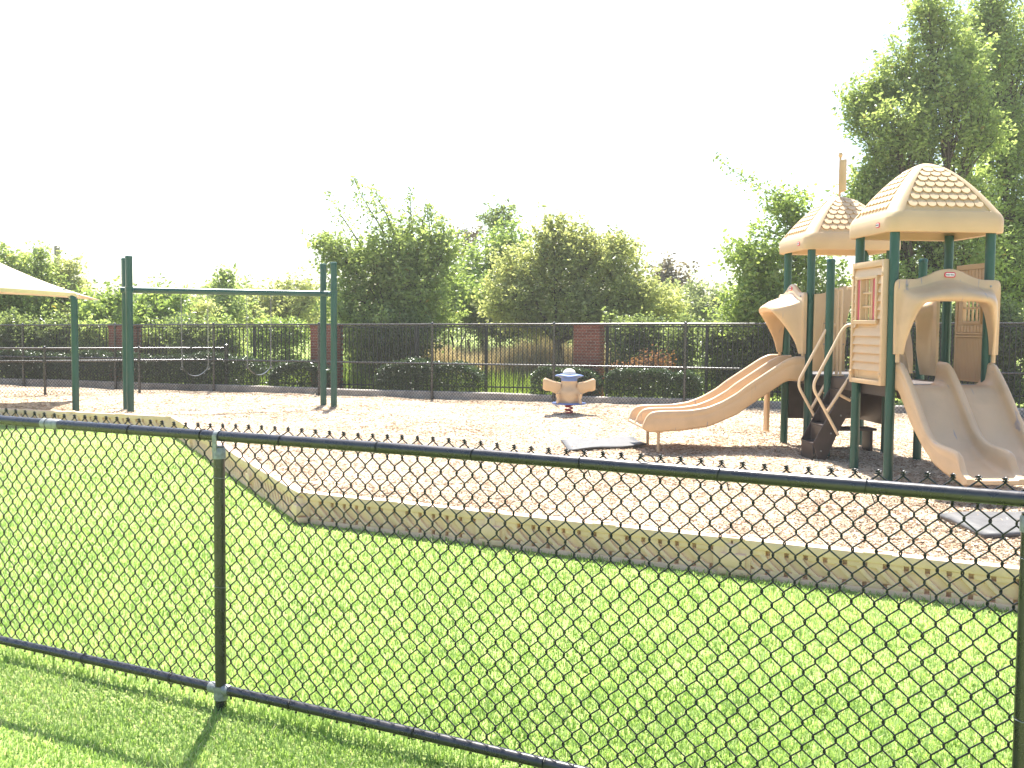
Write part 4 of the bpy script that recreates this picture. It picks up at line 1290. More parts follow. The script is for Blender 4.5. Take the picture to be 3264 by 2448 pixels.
for (x_, y_) in ((.17, -1.38), (.99, -1.38)):
    mb = MB(); mb.tube(rounded_path([(x_, y_ + .16, .25), (x_, y_ + .02, .16), (x_, y_, -.1)], .08), .021, 10); mb.build('leg', 'tan', s2)
# lip plates between deck and chutes
MB().box(.10, .54, -.03, .12, DK + .004, DK + .014).box(.62, 1.06, -.03, .12, DK + .004, DK + .014).build('transfer_plate', 'steel', PS, True, .004, 1)

# ladder with brown side plates and box steps
lad_pts = [(-.285, .265), (-.205, .0), (-.16, -.05), (.016, .374), (.195, .715), (.195, 1.06), (.150, 1.06)]
la = MB()
for y_ in (1.50, 1.93):
    la2 = MB(); la2.prism(lad_pts, lambda p: (p[0], y_, p[1]), lambda p: (p[0], y_ + .022, p[1]))
    if y_ < 1.6: lad = la2.build('ladder', 'brown', PS, True, .004, 1)
    else: la2.build('side_plate', 'brown', lad, True, .004, 1)
for i in range(4):
    f_ = i / 3.6
    x_ = -.285 + .435 * f_; z = .265 + .80 * f_
    st = MB(); st.box(x_, x_ + .20, 1.523, 1.929, z - .02, z)
    st.box(x_ + .0, x_ + .012, 1.524, 1.928, z - .22, z - .021)
    st.build('step', 'brown', lad, True, .004, 1)
    MB().lathe([(0, 0), (.012, 0), (.007, .006), (0, .007)], 8).build('bolt', 'steel', lad, mw=Matrix.Translation((x_ + .10, 1.498, z - .10)) @ Matrix.Rotation(R(90), 4, 'X'))

def handrail(y_, dy):
    mb = MB()
    mb.tube(rounded_path([(.16, y_ + dy, 1.74), (.08, y_, 1.735), (.02, y_, 1.66), (-.335, y_, .975), (.012, y_, .37)], .10, 8), .0195, 10)
    hr = mb.build('handrail', 'tan_rail', PS)
    mb = MB(); mb.tube(rounded_path([(.14, y_ + dy, 1.74), (.145, y_ + dy, 1.13), (-.14, y_, .655)], .08, 8), .0195, 10)
    mb.build('lower_rail', 'tan_rail', hr)
    mb = MB(); mb.tube([(.02, y_, .87), (.16, y_ + .01, .80)], .019, 10); mb.build('rail_brace', 'tan_rail', hr)
    # tall loop at the deck gate
    mb = MB(); mb.tube(rounded_path([(.20, y_ + dy, 1.09), (.185, y_ + dy, 2.205), (.06, y_ + dy, 2.19)], .05, 8), .0195, 10); mb.build('gate_rail', 'tan_rail', hr)
    mb = MB(); mb.tube(rounded_path([(.25, y_ + dy, 1.09), (.245, y_ + dy, 2.20), (.20, y_ + dy, 2.19)], .04, 8), .0175, 10); mb.build('gate_rail', 'tan_rail', hr)
    MB().box(.12, .28, y_ + dy - .05, y_ + dy + .05, 1.078, 1.098).build('foot_plate', 'tan_rail', hr, True, .003, 1)
handrail(1.46, -.04)
handrail(1.99, .05)

# dark play panels and a bench under the rear deck
MB().box(-.02, 1.06, 3.40, 3.43, .40, 1.02).build('under_panel', 'brown', PS, True, .006)
MB().box(1.05, 1.08, 2.56, 3.38, .40, 1.02).build('under_panel', 'brown', PS, True, .006)
mb = MB(); mb.prism([(3.28, .22), (3.28, .80), (3.33, .86), (3.44, .86), (3.44, .22)], lambda p: (-.30, p[0], p[1]), lambda p: (-.26, p[0], p[1])); 
mb.build('side_board', 'tan', PS, True, .006)
MB().box(.30, 1.02, 2.62, 2.95, .30, .335).box(.34, .38, 2.65, 2.92, -.1, .30).box(.94, .98, 2.65, 2.92, -.1, .30).build('bench', 'brown', PS, True, .006)

# ------------------------------------------------------------------ vegetation
TREES = [
 ('broadleaf_tree', 'tall broad green tree behind the play tower, its peak left of the frame corner', 'tall trees at right', 'leaf_mid', 0.115, 0.16, (9.75, 24), [(9.64, 24.0, 8.77, 0.59, 0.79, 105), (9.32, 24.38, 7.64, 0.92, 0.74, 140), (9.92, 23.67, 7.05, 0.92, 0.9, 140), (8.44, 24.31, 7.09, 0.51, 0.46, 59), (8.77, 23.52, 6.16, 0.88, 0.66, 131), (9.43, 24.2, 5.41, 1.12, 0.9, 175), (8.44, 23.89, 5.13, 0.59, 0.62, 78), (9.86, 24.0, 4.32, 1.16, 0.96, 157), (9.1, 24.36, 3.99, 0.86, 0.84, 105), (10.41, 23.6, 3.34, 1.1, 0.96, 122), (9.64, 24.73, 2.68, 1.22, 0.96, 140), (8.66, 23.6, 2.45, 0.73, 0.72, 70), (8.14, 24.08, 6.54, 0.46, 0.41, 45), (8.06, 23.91, 4.74, 0.49, 0.5, 52), (7.95, 24.0, 7.08, 0.27, 0.24, 15), (10.52, 24.21, 8.03, 0.49, 0.66, 70), (10.57, 23.74, 6.18, 0.73, 0.72, 105), (10.68, 24.44, 4.98, 0.73, 0.72, 87)], []),
 ('broadleaf_tree', 'tall broad green tree filling the top right corner', 'tall trees at right', 'leaf_mid', 0.115, 0.17, (12.94, 26.5), [(12.21, 26.5, 9.78, 0.62, 0.69, 87), (12.88, 26.9, 9.07, 0.94, 0.99, 140), (12.03, 26.27, 8.46, 0.65, 0.64, 70), (13.12, 27.23, 7.5, 1.21, 1.13, 175), (12.33, 25.95, 6.41, 1.01, 0.99, 140), (13.6, 26.72, 5.82, 1.21, 1.26, 157), (12.82, 26.23, 4.61, 1.48, 1.26, 210), (13.18, 26.5, 2.93, 1.62, 1.33, 227), (13.9, 26.84, 8.59, 0.81, 1.26, 105), (12.09, 26.16, 3.04, 0.94, 1.19, 122), (11.67, 26.78, 9.18, 0.46, 0.56, 45), (11.73, 26.14, 7.49, 0.67, 0.79, 87)], []),
 ('young_tree', 'bright young tree with a thin arching branch left of the rear tower', None, 'leaf_bright', 0.121, 0.07, (6.31, 22.6), [(6.0, 22.6, 4.39, 0.46, 0.16, 26), (6.15, 22.76, 4.06, 0.39, 0.15, 20), (5.33, 22.39, 3.21, 0.6, 0.29, 50), (5.59, 22.92, 2.8, 0.53, 0.31, 46), (5.49, 22.28, 2.39, 0.6, 0.46, 60), (6.31, 22.71, 3.22, 0.62, 0.57, 60), (6.98, 22.48, 2.4, 0.67, 0.67, 60), (5.07, 22.6, 2.09, 0.49, 0.36, 45), (6.1, 22.9, 2.19, 0.72, 0.51, 60), (6.62, 22.45, 3.83, 0.41, 0.36, 20)], [[(6.46, 22.6, 4.14), (6.0, 22.6, 4.45), (5.49, 22.6, 4.73), (4.97, 22.6, 5.03), (4.44, 22.6, 5.41)], [(6.0, 22.6, 3.21), (5.49, 22.6, 3.41), (4.92, 22.6, 3.36), (4.61, 22.6, 3.46)], [(6.1, 22.6, 3.62), (5.59, 22.6, 3.83), (5.28, 22.6, 3.93)]]),
 ('purple_tree', 'small dusky purple-brown tree between the green trees and tower', None, 'leaf_purple', 0.196, 0.09, (6.57, 42), [(6.47, 42.0, 3.71, 0.69, 0.5, 30), (7.04, 42.24, 3.04, 0.57, 0.53, 26), (6.09, 41.75, 2.94, 0.69, 0.65, 34), (6.57, 42.57, 2.47, 0.95, 0.57, 40)], [[(6.38, 42, 3.32), (6.28, 42, 3.89), (6.09, 42, 4.18)]]),
 ('pale_bush', 'pale grey-green bush in the gap left of the tower trees', None, 'leaf_pale', 0.161, 0.05, (6.9, 35), [(6.59, 35.0, 2.51, 0.64, 0.45, 40), (7.3, 35.25, 2.43, 0.6, 0.41, 36), (6.9, 34.64, 1.95, 0.99, 0.38, 50), (6.35, 35.15, 2.9, 0.25, 0.19, 8)], []),
 ('olive_tree', 'wide olive-green tree with many stems right of centre', None, 'leaf_olive', 0.132, 0.13, (1.28, 28.5), [(1.22, 28.5, 3.74, 0.85, 0.6, 90), (0.31, 28.9, 3.15, 0.96, 0.67, 90), (2.12, 28.19, 3.49, 0.85, 0.62, 90), (2.9, 28.95, 3.31, 0.75, 0.78, 90), (3.55, 28.14, 2.54, 0.67, 0.6, 60), (1.22, 28.73, 2.77, 1.3, 0.67, 130), (2.51, 28.29, 2.4, 1.17, 0.54, 110), (-0.08, 28.5, 2.37, 0.91, 0.54, 80), (1.09, 28.61, 4.37, 0.26, 0.31, 16), (1.74, 28.37, 4.14, 0.36, 0.29, 20), (4.2, 28.87, 2.22, 0.62, 0.44, 50), (2.9, 28.32, 3.95, 0.34, 0.29, 18), (0.57, 28.71, 1.86, 1.17, 0.34, 90), (2.25, 28.29, 1.85, 1.17, 0.34, 90), (3.68, 28.5, 1.89, 1.04, 0.34, 70)], [[(1.15, 28.5, 3.81), (1.06, 28.5, 4.33), (0.96, 28.5, 4.71)], [(1.93, 28.5, 3.69), (2.02, 28.5, 4.08), (1.97, 28.5, 4.46)], [(3.03, 28.5, 3.57), (3.1, 28.5, 4.02), (3.01, 28.5, 4.28)]]),
 ('bright_tree', 'fresh green tree between the shooting tree and olive tree', None, 'leaf_bright', 0.144, 0.09, (-0.99, 33), [(-0.69, 33.0, 3.75, 0.84, 0.72, 70), (-1.44, 33.37, 3.14, 0.87, 0.78, 70), (-0.09, 32.77, 4.35, 0.63, 0.51, 40), (-1.89, 33.52, 2.39, 0.87, 0.63, 60), (-0.99, 32.43, 2.62, 1.05, 0.68, 80)], []),
 ('dark_sapling', 'thin dark sapling top sticking out above the fresh green tree', None, 'leaf_dark', 0.161, 0.05, (-0.46, 36), [(-0.34, 36.0, 5.2, 0.43, 0.26, 9), (-0.75, 36.12, 5.49, 0.29, 0.16, 5), (-0.1, 35.93, 5.5, 0.2, 0.23, 4)], [[(-0.46, 36, 4.35), (-0.49, 36, 5.0), (-0.46, 36, 5.62), (-0.39, 36, 5.82)], [(-0.46, 36, 5.0), (-0.92, 36, 5.41), (-1.16, 36, 5.52)]]),
 ('dry_twig_tree', 'thin pinkish half-bare treetop left of the fresh green tree', None, 'leaf_purple', 0.115, 0.04, (-1.48, 34), [(-1.48, 34.0, 4.5, 0.37, 0.22, 10)], [[(-1.48, 34, 3.26), (-1.56, 34, 4.19), (-1.64, 34, 4.88)], [(-1.55, 34, 4.19), (-1.25, 34, 4.66), (-1.1, 34, 4.81)], [(-1.56, 34, 4.11), (-1.87, 34, 4.57), (-2.02, 34, 4.65)]]),
 ('shooting_tree', 'dark green tree throwing tall thin shoots above the fence', None, 'leaf_mid', 0.127, 0.13, (-2.9, 26.8), [(-2.87, 26.8, 3.59, 0.85, 0.63, 90), (-3.18, 27.14, 2.85, 0.8, 0.73, 110), (-2.45, 26.49, 2.68, 0.85, 0.73, 110), (-2.08, 27.12, 3.41, 0.54, 0.63, 60), (-3.67, 26.56, 3.34, 0.44, 0.41, 34), (-4.46, 26.9, 3.39, 0.56, 0.37, 36), (-4.15, 26.69, 2.6, 0.58, 0.44, 50), (-4.73, 26.8, 3.63, 0.32, 0.24, 14), (-3.0, 27.26, 2.18, 1.1, 0.49, 120), (-1.75, 26.69, 3.78, 0.32, 0.41, 20), (-4.95, 26.92, 3.81, 0.19, 0.17, 7), (-3.24, 26.27, 1.76, 0.97, 0.29, 70), (-2.14, 26.93, 1.83, 0.73, 0.32, 50), (-4.21, 26.67, 1.93, 0.73, 0.34, 50)], [[(-3.12, 26.8, 3.34), (-3.42, 26.8, 4.13), (-3.76, 26.8, 4.68), (-4.03, 26.8, 5.16), (-4.19, 26.8, 5.52)], [(-2.97, 26.8, 3.59), (-3.24, 26.8, 4.38), (-3.48, 26.8, 4.86), (-3.63, 26.8, 5.25)], [(-2.63, 26.8, 3.59), (-2.66, 26.8, 4.26), (-2.69, 26.8, 4.75), (-2.7, 26.8, 5.21)], [(-2.14, 26.8, 3.59), (-2.19, 26.8, 4.26), (-2.29, 26.8, 4.87)], [(-3.73, 26.8, 3.34), (-4.15, 26.8, 4.0), (-4.52, 26.8, 4.55), (-4.87, 26.8, 5.15)], [(-1.78, 26.8, 3.66), (-1.83, 26.8, 4.14), (-1.9, 26.8, 4.51)], [(-4.09, 26.8, 3.03), (-4.52, 26.8, 3.57), (-4.95, 26.8, 3.87), (-5.17, 26.8, 3.69)], [(-2.45, 26.8, 3.77), (-2.36, 26.8, 4.38), (-2.14, 26.8, 4.75)]]),
 ('slender_tree', 'slender small tree under the swing crossbeam', None, 'leaf_mid', 0.149, 0.06, (-9.88, 35), [(-9.85, 35.0, 3.04, 0.29, 0.35, 20), (-9.96, 35.23, 2.52, 0.54, 0.45, 40), (-9.64, 34.74, 2.12, 0.72, 0.41, 50), (-10.6, 35.38, 2.08, 0.64, 0.38, 40)], [[(-9.88, 35, 2.6), (-9.9, 35, 3.07), (-9.91, 35, 3.42)]]),
 ('roadside_tree', 'leafy tree low on the skyline left of the right swing posts', None, 'leaf_olive', 0.149, 0.08, (-8.17, 37), [(-9.18, 37.0, 2.29, 0.74, 0.5, 50), (-8.34, 37.32, 2.58, 0.77, 0.61, 60), (-7.5, 36.77, 2.51, 0.64, 0.67, 56), (-7.84, 37.71, 2.0, 1.18, 0.44, 60), (-9.18, 36.36, 1.82, 1.18, 0.34, 40)], []),
 ('far_round_tree', 'hazy tree seen through the right pair of swing posts', None, 'leaf_pale', 0.184, 0.08, (-7.88, 44), [(-7.82, 44.0, 2.47, 0.84, 0.8, 60), (-8.12, 44.5, 1.87, 1.2, 0.48, 50)], []),
 ('cedar_tree', 'feathery cedar at the far left edge', None, 'leaf_mid', 0.138, 0.09, (-14.86, 30), [(-14.89, 30.0, 3.48, 0.14, 0.41, 16), (-14.75, 30.13, 2.96, 0.3, 0.41, 40), (-14.95, 29.78, 2.14, 0.6, 0.57, 90), (-14.54, 30.38, 1.73, 0.63, 0.49, 70)], [[(-14.89, 30, 2.68), (-14.9, 30, 3.37), (-14.92, 30, 3.91)]]),
 ('cedar_tree', 'feathery cedar second from the left edge, above the shade sail', None, 'leaf_mid', 0.138, 0.09, (-14.51, 31), [(-14.8, 31.0, 3.29, 0.18, 0.39, 20), (-14.65, 31.17, 2.72, 0.39, 0.42, 44), (-14.29, 30.95, 3.49, 0.13, 0.42, 16), (-14.34, 31.22, 2.59, 0.37, 0.51, 50), (-14.49, 30.59, 1.88, 0.76, 0.51, 90)], [[(-14.77, 31, 2.72), (-14.77, 31, 3.36), (-14.8, 31, 3.64)], [(-14.29, 31, 2.73), (-14.29, 31, 3.43), (-14.32, 31, 3.85)]]),
 ('cedar_tree', 'feathery cedar third from the left, above the sail corner', None, 'leaf_olive', 0.138, 0.09, (-13.98, 32), [(-14.25, 32.0, 3.11, 0.2, 0.47, 24), (-13.88, 32.09, 3.12, 0.2, 0.44, 20), (-14.05, 31.8, 2.26, 0.55, 0.49, 70), (-13.64, 32.23, 2.26, 0.38, 0.49, 44), (-13.91, 31.53, 1.75, 0.87, 0.38, 70)], [[(-14.23, 32, 2.47), (-14.24, 32, 3.06), (-14.27, 32, 3.35)], [(-13.91, 32, 2.48), (-13.89, 32, 3.06), (-13.88, 32, 3.42)]]),
 ('roadside_bush', 'sunlit bush just left of the swing frame posts', None, 'leaf_bright', 0.149, 0.05, (-11.57, 29), [(-11.75, 29.0, 2.08, 0.47, 0.37, 44), (-11.28, 29.14, 2.22, 0.34, 0.32, 28), (-11.61, 28.72, 1.75, 0.79, 0.32, 60)], []),
 ('roadside_bush', 'pale loose bush just right of the left swing posts', None, 'leaf_bright', 0.161, 0.05, (-10.79, 31), [(-10.93, 31.0, 2.08, 0.56, 0.31, 40), (-10.37, 31.17, 2.2, 0.39, 0.31, 26), (-10.72, 30.67, 1.77, 0.93, 0.28, 60), (-11.29, 31.25, 1.91, 0.42, 0.31, 30)], [[(-10.79, 31, 2.05), (-10.58, 31, 2.48), (-10.44, 31, 2.62)], [(-11.08, 31, 2.05), (-11.0, 31, 2.4), (-10.93, 31, 2.59)]]),
 ('roadside_bush', 'green bush under the left end of the swing crossbeam', None, 'leaf_olive', 0.149, 0.05, (-10.44, 33), [(-10.37, 33.0, 1.94, 0.68, 0.36, 50), (-10.66, 33.13, 2.11, 0.3, 0.24, 14)], []),
 ('infill_bush', 'pale green bush mass filling behind the olive tree at its right', None, 'leaf_pale', 0.161, 0.06, (4.54, 34), [(4.54, 34.0, 2.39, 0.93, 0.62, 70), (5.47, 34.39, 2.17, 0.93, 0.49, 60), (3.62, 33.67, 2.23, 0.93, 0.56, 60)], []),
 ('infill_bush', 'green bush mass filling between the shooting tree and fresh green tree', None, 'leaf_bright', 0.149, 0.06, (-1.71, 31), [(-1.71, 31.0, 2.56, 0.7, 0.65, 70), (-1.07, 31.36, 2.14, 0.85, 0.48, 70), (-2.34, 30.75, 2.2, 0.7, 0.48, 50)], []),
 ('infill_bush', 'low loose bush mass behind the middle of the swing frame', None, 'leaf_pale', 0.161, 0.06, (-9.43, 38), [(-11.33, 38.0, 1.81, 1.04, 0.35, 60), (-9.78, 38.44, 1.82, 1.04, 0.38, 60), (-8.57, 37.69, 1.86, 0.86, 0.41, 50), (-7.36, 38.52, 1.84, 0.86, 0.38, 50)], []),
]
SHRUBS = [
 ('dark undergrowth shrub at the far left behind the fences', 'leaf_dark', [(-13.69, 28, 1.28, 0.76, 0.43, 80), (-13.69, 28, 0.5, 0.73, 0.4, 44), (-13.44, 28, 0.9, 0.76, 0.31, 40), (-13.44, 28, 0.5, 0.73, 0.4, 22)]),
 ('dark undergrowth shrub behind the fence left of the shade post', 'leaf_dark', [(-12.55, 28, 1.26, 0.71, 0.41, 80), (-12.55, 28, 0.5, 0.68, 0.4, 44), (-12.68, 28, 0.91, 0.76, 0.31, 40), (-12.68, 28, 0.5, 0.73, 0.4, 22)]),
 ('undergrowth shrub behind the fence right of the shade post', 'leaf_mid', [(-11.3, 27.6, 1.18, 0.55, 0.43, 70), (-11.3, 27.6, 0.5, 0.52, 0.4, 38)]),
 ('drooping dark shrub seen between the swing posts and first swing', 'leaf_mid', [(-9.55, 27.8, 1.2, 0.56, 0.43, 70), (-9.55, 27.8, 0.5, 0.53, 0.4, 38), (-9.87, 27.8, 0.94, 0.38, 0.25, 24), (-9.87, 27.8, 0.5, 0.36, 0.4, 13)]),
 ('round dark shrub behind the first belt swing', 'leaf_dark', [(-8.39, 26.6, 1.19, 0.46, 0.46, 70), (-8.39, 26.6, 0.5, 0.44, 0.4, 38)]),
 ('leafy shrub behind the end of the low fence', 'leaf_mid', [(-7.92, 27.4, 1.28, 0.42, 0.42, 54), (-7.92, 27.4, 0.5, 0.4, 0.4, 29), (-7.55, 27.4, 1.1, 0.3, 0.3, 24), (-7.55, 27.4, 0.5, 0.28, 0.4, 13)]),
 ('sunny shrub behind the second belt swing', 'leaf_bright', [(-6.87, 29, 1.34, 0.66, 0.32, 60), (-6.87, 29, 0.5, 0.63, 0.4, 33), (-6.27, 29, 1.38, 0.53, 0.29, 40), (-6.27, 29, 0.5, 0.5, 0.4, 22)]),
 ('dark shrub under the shooting tree', 'leaf_dark', [(-2.65, 25.8, 1.29, 0.68, 0.49, 110), (-2.65, 25.8, 0.5, 0.65, 0.4, 60), (-3.24, 25.8, 1.28, 0.54, 0.45, 70), (-3.24, 25.8, 0.5, 0.51, 0.4, 38)]),
 ('shaded shrub left of the shooting tree foot', 'leaf_mid', [(-4.0, 27, 1.26, 0.49, 0.44, 60), (-4.0, 27, 0.5, 0.47, 0.4, 33)]),
 ('dark thicket above the dry grass', 'leaf_dark', [(-0.23, 31, 1.56, 0.99, 0.25, 70), (-0.23, 31, 0.5, 0.94, 0.4, 38), (1.18, 31, 1.54, 0.93, 0.28, 80), (1.18, 31, 0.5, 0.88, 0.4, 44)]),
 ('dark shrub right of the brick pier', 'leaf_dark', [(2.92, 25.8, 1.4, 0.63, 0.4, 90), (2.92, 25.8, 0.5, 0.6, 0.4, 49), (3.68, 25.8, 1.35, 0.56, 0.42, 80), (3.68, 25.8, 0.5, 0.53, 0.4, 44)]),
 ('dark shrub behind the foot of the left slide', 'leaf_dark', [(4.25, 25.0, 1.25, 0.5, 0.48, 70), (4.25, 25.0, 0.5, 0.47, 0.4, 38)]),
 ('dense dark shrub right of the back fence post', 'leaf_dark', [(4.98, 23.6, 1.28, 0.56, 0.51, 120), (4.98, 23.6, 0.5, 0.53, 0.4, 66)]),
 ('dense dark shrub behind the left slide hood', 'leaf_dark', [(5.79, 23.2, 1.3, 0.59, 0.53, 120), (5.79, 23.2, 0.5, 0.56, 0.4, 66)]),
 ('dense dark shrub behind the ladder', 'leaf_dark', [(6.78, 22.8, 1.28, 0.66, 0.54, 120), (6.78, 22.8, 0.5, 0.63, 0.4, 66)]),
 ('dense dark shrub seen between the tower posts', 'leaf_dark', [(7.88, 22.4, 1.33, 0.71, 0.61, 130), (7.88, 22.4, 0.5, 0.68, 0.4, 71)]),
 ('dense dark shrub behind the front tower', 'leaf_dark', [(9.04, 22, 1.4, 0.76, 0.66, 140), (9.04, 22, 0.5, 0.72, 0.4, 77)]),
 ('dense dark shrub at the right edge behind the fence', 'leaf_dark', [(10.25, 21.6, 1.47, 0.88, 0.75, 180), (10.25, 21.6, 0.5, 0.84, 0.4, 99)]),
]
HEDGES = [('long clipped hedge along the fence at far left', -16.2, -6.1, 0.86, 0.7), ('clipped hedge behind the second belt swing', -5.85, -4.3, 0.72, 0.6), ('clipped hedge left of centre, below the shooting tree', -3.12, -0.66, 0.8, 0.7), ('clipped hedge behind the spring rider', 0.48, 1.98, 0.76, 0.7), ('clipped hedge right of the spring rider', 2.1, 4.05, 0.79, 0.7)]

def clump_leaves(g, c, n, spread, size, flat=0.75, dirs=None):
    """leaves strung along short sprigs; tone varies sprig by sprig as well as leaf by leaf"""
    k_ = len(c)
    if dirs is None: dirs = unit(g.normal(size=(k_, 3)) + np.array([0, 0, .5]))
    ln_ = g.uniform(1.2, 3.4, k_) * spread
    f_ = g.uniform(-.6, .6, k_ * n)
    D_ = np.repeat(dirs, n, 0)
    p = np.repeat(c, n, 0) + D_ * (f_ * np.repeat(ln_, n))[:, None]
    w_ = spread * (.62 - .45 * (f_ + .6) / 1.2)
    p = p + g.normal(size=(k_ * n, 3)) * w_[:, None] * np.array([1, 1, flat])
    s_ = g.uniform(0.55, 1.25, k_ * n) * size
    t_ = np.clip(np.repeat(g.uniform(0.10, 0.80, k_), n) + g.normal(0, 0.16, k_ * n), 0, 0.94)
    t_ = np.where(g.random(k_ * n) < 0.012, 1.0, t_)
    return p, s_, t_

def lobe_points(g, L, ground=0.25):
    out = []
    for (x_, y_, z_, rx, rz, n) in L:
        d_ = unit(g.normal(size=(n, 3))); r_ = g.random(n) ** (1 / 2.3) * g.uniform(.8, 1.22, n)
        p = d_ * r_[:, None] * np.array([rx, rx * 0.55, rz]) + np.array([x_, y_, z_])
        p[:, 2] = np.maximum(p[:, 2], ground + g.random(n) * .2)
        out.append(p)
    return out

def make_tree(i, nm, lb, gp, mt, ls, tr, base, lobes, shoots, cat='tree', per=30, dens=0.92):
    g = np.random.default_rng(100 + i)
    t = thing(nm, lb, cat, (base[0], base[1], 0), 0, gp)
    B_ = np.array([base[0], base[1], 0.0])
    lob = lobe_points(g, [(x_, y_, z_, rx, rz, int(n * dens)) for x_, y_, z_, rx, rz, n in lobes])
    sp = ls * 2.45
    P_, S_, T_ = [], [], []
    tubes = []
    top = max(l[2] for l in lobes)
    fork = Vector((base[0], base[1], min(1.2, top * 0.3)))
    cen = Vector((float(np.mean([l[0] for l in lobes])), float(np.mean([l[1] for l in lobes])), 0))
    tubes.append(([Vector((base[0], base[1], -0.2)), Vector((base[0] + .04, base[1], fork.z * .5)), fork], [tr * 1.25, tr, tr * .85]))
    for (x_, y_, z_, rx, rz, n), pts_ in zip(lobes, lob):
        dr = (pts_ - np.array([x_, y_, z_])) / np.array([rx, rx, rz])
        dr = unit(dr * .8 + g.normal(0, .45, dr.shape) + np.array([0, 0, .55]))
        p, s_, q_ = clump_leaves(g, pts_, per, sp, ls, dirs=dr)
        P_.append(p); S_.append(s_); T_.append(q_)
        c_ = Vector((x_, y_, z_)); midp = fork.lerp(c_, .5) + Vector((g.normal(0, .12), g.normal(0, .12), .12 * abs(c_.x - fork.x)))
        rl_ = max(.012, tr * .5 * min(1, (rx + rz) / 1.6))
        tubes.append((smoothpath([fork, midp, c_], 4), [rl_ * (1 - .55 * k_ / 8) for k_ in range(9)]))
        for j in range(0, len(pts_), 4):
            e = Vector(pts_[j]); s0 = midp.lerp(c_, g.uniform(.3, 1.0))
            tubes.append(([s0, s0.lerp(e, .5) + Vector((0, 0, .05)), e], [rl_ * .32 + .003, rl_ * .2 + .003, .004]))
    # sprigs that break the outline of every lobe
    for (x_, y_, z_, rx, rz, n) in lobes:
        for _ in range(max(2, int(n / 9))):
            a = unit(g.normal(size=(1, 3)) + np.array([[0, 0, .45]]))[0]
            p0 = np.array([x_, y_, z_]) + a * np.array([rx, rx * .8, rz]) * .8
            dirn = unit((a * .7 + np.array([g.normal(0, .25), g.normal(0, .25), .75]))[None])[0]
            ln_ = g.uniform(.25, .75) * (0.35 + min(rx, 1.2)) * .6
            for f_ in np.linspace(0, 1, 7):
                m_ = int(9 * (1 - f_)) + 3
                q_ = p0 + dirn * ln_ * f_ + np.array([0, 0, -.06 * f_ * f_])
                P_.append(q_[None] + g.normal(size=(m_, 3)) * (.03 + .11 * (1 - f_))); S_.append(g.uniform(.6, 1.1, m_) * ls * .9); T_.append(np.clip(g.normal(.5, .2, m_), 0, .94))
            tubes.append(([Vector(p0 - dirn * .2), Vector(p0 + dirn * ln_)], [.008, .003]))
    for sh_ in shoots:
        pth = smoothpath(sh_, 8)
        n = len(pth)
        tubes.append((pth, [max(.006, tr * .22 * (1 - k_ / n)) for k_ in range(n)]))
        for k_, v_ in enumerate(pth):
            f_ = 1 - k_ / n
            m_ = int(6 + 22 * f_)
            p = np.array(v_)[None] + g.normal(size=(m_, 3)) * (.05 + .24 * f_) * np.array([1, 1, .8])
            P_.append(p); S_.append(g.uniform(.6, 1.15, m_) * ls * .9); T_.append(np.clip(g.normal(.4, .2, m_), 0, .94))
    P_ = np.concatenate(P_) - B_; S_ = np.concatenate(S_); T_ = np.concatenate(T_)
    me = leaves_mesh('crown', P_, S_, T_, up=0.7, droop=.25, aspect=.27, g=g)
    link('crown', me, mt, t)
    mb = MB()
    for pth, rr_ in tubes: mb.tube([Vector(p) - Vector(B_) for p in pth], list(rr_), 5)
    mb.build('trunk', 'bark', t)
    return t

for i, T0 in enumerate(TREES):
    make_tree(i, *T0)
for i, (lb, mt, lobes) in enumerate(SHRUBS):
    make_tree(60 + i, 'undergrowth_shrub', lb, 'undergrowth behind the picket fence', mt, .10, .035, (lobes[0][0], lobes[0][1]), lobes, [], 'shrub', 36, 1.5)

